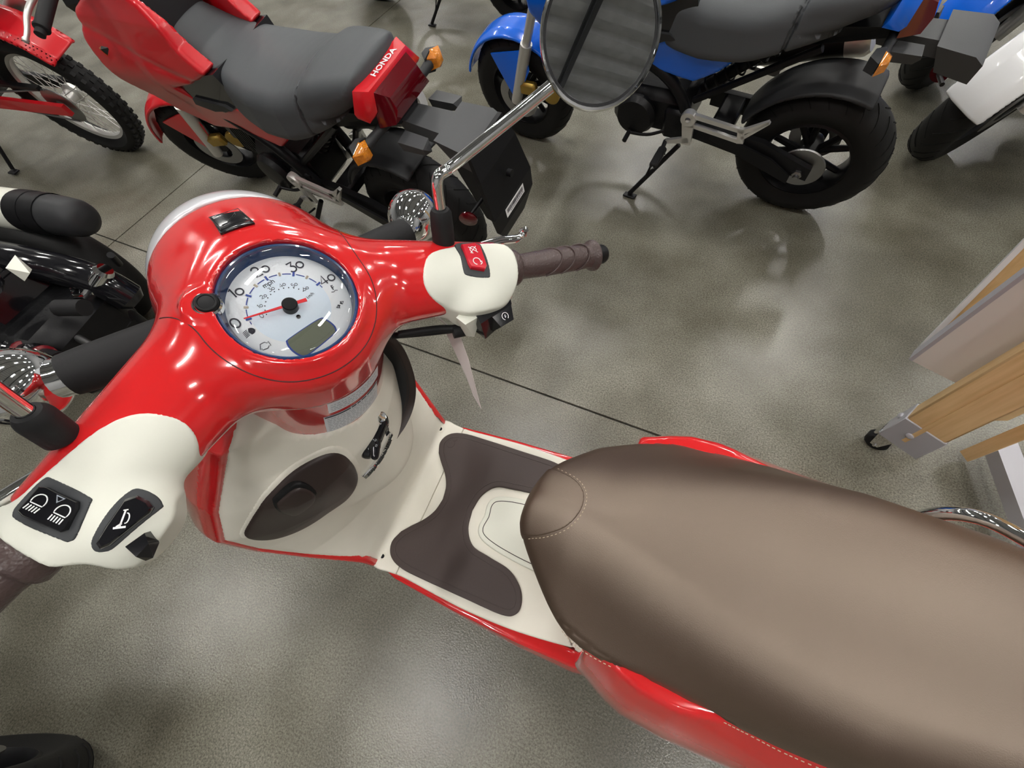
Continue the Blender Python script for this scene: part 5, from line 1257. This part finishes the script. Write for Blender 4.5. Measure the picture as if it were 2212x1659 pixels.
mb = MB(); mb.lathe([(.028, -.003), (.085, -.003), (.088, 0), (.085, .003), (.028, .003)], (0, .058, R0), (0, 1, 0), 40, close=True); TT(mb, 'sprocket', STEEL, tw)
for s_ in (-1, 1):
    mb = MB(); mb.hull([(x, s_ * y, z) for x, y0, z in ((-.05, .075, .325), (-.05, .075, .275), (.50, .085, .36), (.50, .085, .30)) for y in (y0, y0 + .022)]); TT(mb, 'swingarm', RED2 if s_ > 0 else BLK)
mb = MB(); mb.hull([(x, y, z) for x, z in ((.02, .40), (.02, .385), (.42, .42), (.42, .405)) for y in (.05, .075)]); TT(mb, 'chain_guard', BLK)
mb = MB(); mb.tube([(.0, .062, R0 - .085), (.46, .07, .285)], .005, 6); mb.tube([(.0, .062, R0 + .085), (.46, .07, .355)], .005, 6); TT(mb, 'chain', STEEL)
def tfen(x, y, z):
    r_ = np.sqrt(x * x + (z - .30) ** 2); an = np.arctan2(z - .30, x); d = smax(r_ - .385 + .5 * np.clip(abs(y) - .05, 0, 1), .372 - .5 * np.clip(abs(y) - .05, 0, 1) - r_, .003)
    return smax(smax(d, abs(y) - .085, .006), np.maximum(.6 - an, an - 2.5) * .3, .006)
sdf('rear_fender', tfen, (-.36, -.10, .40), (.36, .10, .72), .010, RED2, trail)
mb = MB(); mb.hull(sy([(-.22, .08, .80), (.50, .10, .82), (.72, .06, .84), (-.20, .07, .74), (.55, .11, .72), (.1, .12, .74)])); TT(mb, 'seat', VINYL)
mb = MB(); mb.hull(sy([(.05, .10, .72), (.55, .11, .72), (.50, .10, .50), (.20, .11, .52), (.02, .09, .68)])); TT(mb, 'side_cover', RED2)
mb = MB(); mb.hull(sy([(.55, .10, .74), (1.05, .14, .80), (1.05, .10, .95), (.70, .08, .92), (.85, .15, .66)])); TT(mb, 'fuel_tank', RED2)
mb = MB(); mb.box((.68, 0, .40), (.34, .22, .26), ch=.04); TT(mb, 'engine', ENG)
mb = MB(); mb.tube([(.46, .13, .50), (.42, .15, .40), (.40, .16, .34)], .010, 8); mb.tube([(.40, .15, .34), (.40, .24, .33)], .011, 8); mb.box((.40, .23, .33), (.04, .07, .018), ch=.004); TT(mb, 'footpeg', BLK)
mb = MB(); mb.hull([(.30, .13, .66), (.30, .14, .66), (.22, .13, .66), (.22, .14, .66), (.27, .13, .50), (.27, .14, .50), (.33, .13, .50), (.33, .14, .50), (.35, .13, .60), (.35, .14, .60)]); TT(mb, 'bracket', ALU)
mb = MB(); mb.tube([(.20, -.14, .46), (.02, -.15, .58), (-.18, -.15, .68)], [.04, .05, .045], 18); TT(mb, 'muffler', ALU)
mb = MB(); mb.tube([(.52, .14, .34), (.54, .30, .075)], .010, 8); mb.box((.54, .31, .066), (.05, .04, .01), Matrix.Rotation(.17, 3, 'X'), .003); TT(mb, 'side_stand', BLK)
mb = MB(); mb.lathe([(R0 - .10, -.03), (R0, -.02), (R0 + .01, 0), (R0, .02), (R0 - .10, .03)], (1.32, 0, R0 + .01), (0, 1, 0), 48, close=True); TT(mb, 'front_wheel', TYRE)
mb = MB()
for s_ in (-1, 1): mb.tube([(1.32, s_ * .09, .31), (1.08, s_ * .09, .95)], .024, 12)
mb.tube([(1.07, -.38, 1.08), (1.04, -.1, 1.02), (1.04, .1, 1.02), (1.07, .38, 1.08)], .011, 10); mb.box((1.08, 0, .93), (.06, .22, .03)); mb.tube([(1.04, 0, .93), (1.04, 0, 1.02)], .02, 10); TT(mb, 'front_fork', STEEL)
# ------------------------------------------------------------------ black cruiser at the left edge
cr = empty('cruiser', 'black and chrome cruiser motorcycle at the left edge with an ivory-capped muffler', 'motorcycle', (2.4, -.1, 0))
def CR(mb, name, mt, parent=None, sm=True):
    o = mb.build(name, mt, parent or cr, None, sm)
    if parent is None: o.matrix_parent_inverse = Matrix.Translation((-2.4, .1, 0))
    return o
mb = MB(); mb.lathe([(.0001, -.182), (.030, -.179), (.048, -.168), (.056, -.147), (.060, -.10), (.063, 0), (.063, .1)], (2.40, -.345, .50), (.99, .13, .02), 36); mf = CR(mb, 'muffler', GREYP)
mb = MB(); mb.lathe([(.0655, 0), (.0655, .055), (.060, .06), (0, .06)], (2.40, -.345, .50), (.99, .13, .02), 32); mb.lathe([(.0640, -.06), (.0645, 0)], (2.40, -.345, .50), (.99, .13, .02), 32); CR(mb, 'heat_shield', BLK, mf)
mb = MB(); mb.lathe([(.064, .06), (.064, .18), (.05, .20), (0, .20)], (2.40, -.345, .50), (.99, .13, .02), 32); ec = CR(mb, 'end_cap', CREAM, mf)
for a in (50, 130, 200, 320):
    mb = MB(); c = np.array((2.40 + .16, -.345 + .021, .503)) + .0635 * np.array([0, math.cos(rad(a)), math.sin(rad(a))]); mb.lathe([(0, 0), (.006, 0), (.006, .003), (0, .003)], c, (0, math.cos(rad(a)), math.sin(rad(a))), 10); CR(mb, 'screw', BLK, ec)
wheel('rear_wheel', (2.56, -.30, .245), .245, .14, (.13, -.99, 0), cr, mb_build=lambda mb, n, m, p, M=None: CR(mb, n, m, None if p is cr else p))
mb = MB()
P = [(2.14 + .05 * k, -.30 + .03 * k, .40 + .065 * math.sin(k / 9 * math.pi)) for k in range(10)]
mb.tube(crv([(2.10, -.235, .30), (2.16, -.225, .40), (2.30, -.19, .46), (2.48, -.17, .47), (2.70, -.18, .42)], 5), [.028] + [.048] * 20, 18); CR(mb, 'engine_cover', BLKG)
mb = MB(); mb.tube([(2.17, -.180, .375), (2.10, -.245, .430)], .024, 18); mb.tube([(2.10, -.245, .43), (2.092, -.252, .436)], [.027, .020], 18); fp_ = CR(mb, 'footpeg', CHROME)
mb = MB(); mb.tube([(2.13, -.30, .40), (2.08, -.29, .46)], .010, 10); CR(mb, 'peg_rib', BLK, fp_)
mb = MB(); mb.box((2.42, -.05, .26), (.60, .30, .28), Matrix.Rotation(.12, 3, 'Z'), .05); mb.box((2.24, -.16, .20), (.22, .12, .16), ch=.03); en = CR(mb, 'engine', ENG)
for k in range(7):
    mb = MB(); mb.box((2.30 + .02 * k, -.10, .425 + .006 * k), (.008, .20, .10), Matrix.Rotation(.3, 3, 'Y')); CR(mb, 'cooling_fin', BLKG, en)
mb = MB(); mb.lathe([(0, 0), (.06, 0), (.064, .012), (.05, .022), (0, .024)], (2.26, -.215, .24), (.12, -.99, 0), 28); CR(mb, 'clutch_cover', BLKG)
for k in range(9):
    mb = MB(); mb.tube([(2.16 + .02 * k, -.17 - .012 * k, .385), (2.17 + .02 * k, -.15 - .01 * k, .40)], .006, 8); CR(mb, 'bolt', CHROME, en)
mb = MB(); mb.tube([(2.10, -.09, .44), (2.02, -.115, .44)], .024, 14); CR(mb, 'rubber_block', BLKR)
mb = MB(); mb.lathe([(0, 0), (.055, 0), (.068, .015), (.070, .09), (.064, .12), (0, .13)], (2.26, -.03, .50), (.1, -.2, .97), 32); cn = CR(mb, 'air_cleaner', CHROME)
mb = MB(); mb.lathe([(.0702, .03), (.0712, .035), (.0712, .075), (.0702, .08)], (2.26, -.03, .50), (.1, -.2, .97), 32); CR(mb, 'cleaner_band', BRASSR, cn)
mb = MB(); mb.hull([(2.18, -.115, .55), (2.20, -.16, .55), (2.16, -.11, .51), (2.18, -.15, .51), (2.13, -.13, .53)]); CR(mb, 'cap', CREAM)
mb = MB(); mb.tube([(2.50, .06, .33), (2.00, .035, .40)], .022, 14); sh = CR(mb, 'shock_absorber', BLK)
for k in range(8):
    mb = MB(); c = np.array((2.45, .0575, .337)) * (1 - k / 8) + np.array((2.03, .0365, .395)) * (k / 8); mb.lathe([(.022, -.008), (.030, -.004), (.030, .004), (.022, .008)], c, (-.5, -.025, .07), 16, close=True); CR(mb, 'spring_coil', BRASSR if k % 2 else BLKG, sh)
mb = MB(); mb.tube([(2.16, -.055, .33), (1.93, -.03, .37), (1.86, -.02, .36)], .011, 10); CR(mb, 'linkage', STEEL)
mb = MB(); mb.lathe([(.15, -.05), (.245, -.045), (.255, 0), (.245, .045), (.15, .05)], (3.98, -.10, .255), (.13, -.99, 0), 48, close=True); CR(mb, 'front_wheel', TYRE)
mb = MB(); mb.hull([(2.7, -.22, .60), (2.7, .10, .60), (3.4, -.18, .70), (3.4, .12, .70), (2.75, -.18, .42), (2.75, .08, .42), (3.45, -.1, .5), (3.45, .08, .5), (3.1, -.02, .85)]); CR(mb, 'fuel_tank', BLKG)
mb = MB()
for y in (-.19, -.01): mb.tube([(3.98, y, .255), (3.60, y + .03, .80)], .022, 12)
mb.box((3.60, -.07, .80), (.07, .24, .04)); mb.tube([(3.40, -.03, .62), (3.60, -.07, .80)], .03, 12); CR(mb, 'front_fork', CHROME)

# ------------------------------------------------------------------ display cart at the right edge: wooden post in a steel shoe on a caster
ct_ = empty('display_cart', 'wooden display cart with grey steel shoes on a caster, cut by the right edge', 'cart', (-.2, -.6, 0))
AZ = math.atan2(.046, -.083)
CF = Matrix.Translation((-.153, -.612, 0)) @ Matrix.Rotation(AZ, 4, 'Z')      # x along the front face, y = away from the scooter is negative
def CT(mb, name, mt, parent=None, M=CF, sm=True):
    o = mb.build(name, mt, parent or ct_, M, sm)
    if parent is None: o.matrix_parent_inverse = Matrix.Translation((.2, .6, 0))
    return o
W_, D_ = .098, .062
mb = MB(); mb.box((W_ / 2, D_ / 2, .80), (W_ - .004, D_ - .004, 1.36), ch=.004); post = CT(mb, 'post', WOOD)
mb = MB(); mb.box((W_ / 2 - .004, .001, .80), (.010, .006, 1.36)); CT(mb, 'post_bead', WOOD, post)
mb = MB(); mb.box((W_ / 2, D_ / 2, .140), (W_ + .002, D_ + .002, .106), ch=.002); shoe = CT(mb, 'steel_shoe', CART)
for x, y, n_ in ((W_ * .42, -.001, (0, -1, 0)), (-.001, D_ * .6, (-1, 0, 0))):
    mb = MB(); mb.lathe([(0, 0), (.009, 0), (.0085, .004), (.005, .007), (0, .0075)], (x, y, .15), n_, 18); CT(mb, 'bolt', CART, shoe)
cs_ = MB(); cs_.box((.020, .030, .083), (.045, .045, .006), ch=.002); cs_.hull([(.0, .008, .082), (.042, .008, .082), (.010, .008, .026), (.030, .008, .026), (0, .011, .082), (.042, .011, .082), (.010, .011, .026), (.030, .011, .026)]); cs_.hull([(.0, .049, .082), (.042, .049, .082), (.010, .049, .026), (.030, .049, .026), (0, .052, .082), (.042, .052, .082), (.010, .052, .026), (.030, .052, .026)]); cs_.tube([(.020, .004, .030), (.020, .056, .030)], .004, 8); cs_.box((.0, .030, .074), (.006, .034, .022), Matrix.Rotation(.5, 3, 'Y'), .001)
cas = CT(cs_, 'caster_fork', CHROME)
mb = MB(); mb.lathe([(0, -.015), (.026, -.015), (.030, -.011), (.030, .011), (.026, .015), (0, .015)], (.020, .030, .030), (0, 1, 0), 28); CT(mb, 'caster_wheel', BLKR, cas)
# steel upright and leaning framed board beside the post
A = np.array([-.104, -.706, .30]); B = np.array([-.197, -.668, .30]); u = (B - A) / np.linalg.norm(B - A); nn = np.array([-u[1], u[0], 0]);  nn = nn if nn[1] < 0 else -nn
mb = MB(); mb.hull([A, B, A + nn * .03, B + nn * .03] + [q + [0, 0, 1.2] for q in (A, B, A + nn * .03, B + nn * .03)]); up_ = CT(mb, 'steel_upright', CARTL, M=None)
mb = MB(); mb.hull([A + u * -.008, A, A + nn * .034, A + nn * .034 - u * .008] + [q + [0, 0, 1.2] for q in (A + u * -.008, A, A + nn * .034, A + nn * .034 - u * .008)]); CT(mb, 'upright_edge', CART, up_, M=None)
mb = MB(); T_ = [A + nn * .035, A + nn * .045, B + nn * .035, B + nn * .045]; off = np.array([.004, -.13, .60]); mb.hull(T_ + [q + off for q in T_]); bd = CT(mb, 'leaning_board', WOOD, M=None)
mb = MB(); e = [A + nn * .033 - u * .006, A + nn * .050 - u * .006, A + nn * .033 + u * .004, A + nn * .050 + u * .004]; mb.hull(e + [q + off for q in e]); CT(mb, 'board_edge', WHITEP, bd, M=None)
mb = MB(); mb.hull([(x, y, z) for x, y in ((-.417, -.673), (-.466, -.703), (-.520, -.40), (-.470, -.39)) for z in (.06, .10)]); CT(mb, 'foot_bar', CART, M=None)
mb = MB(); mb.hull([(x, y, z) for x, y in ((-.315, -.600), (-.335, -.615), (-.350, -.590), (-.330, -.575)) for z in (.125, 1.4)]); CT(mb, 'moulding', WOOD, M=None)
mb = MB(); mb.hull([(x, y, z) for x, y in ((-.24, -.66), (-.42, -.72), (-.42, -.75), (-.24, -.69)) for z in (.14, 1.4)]); CT(mb, 'end_panel', WOOD, M=None)
mb = MB(); mb.hull([(x, y, z) for x, y in ((-.52, -.36), (-.60, -.40), (-.62, -.34), (-.54, -.30)) for z in (.06, .6)]); CT(mb, 'moulding', WOOD, M=None)
for x, y in ((-.62, -.74), (-.60, -.36)):
    mb = MB(); mb.lathe([(0, -.015), (.026, -.015), (.030, -.011), (.030, .011), (.026, .015), (0, .015)], (x, y, .030), (0, 1, 0), 28); CT(mb, 'caster_wheel', BLKR, M=None)
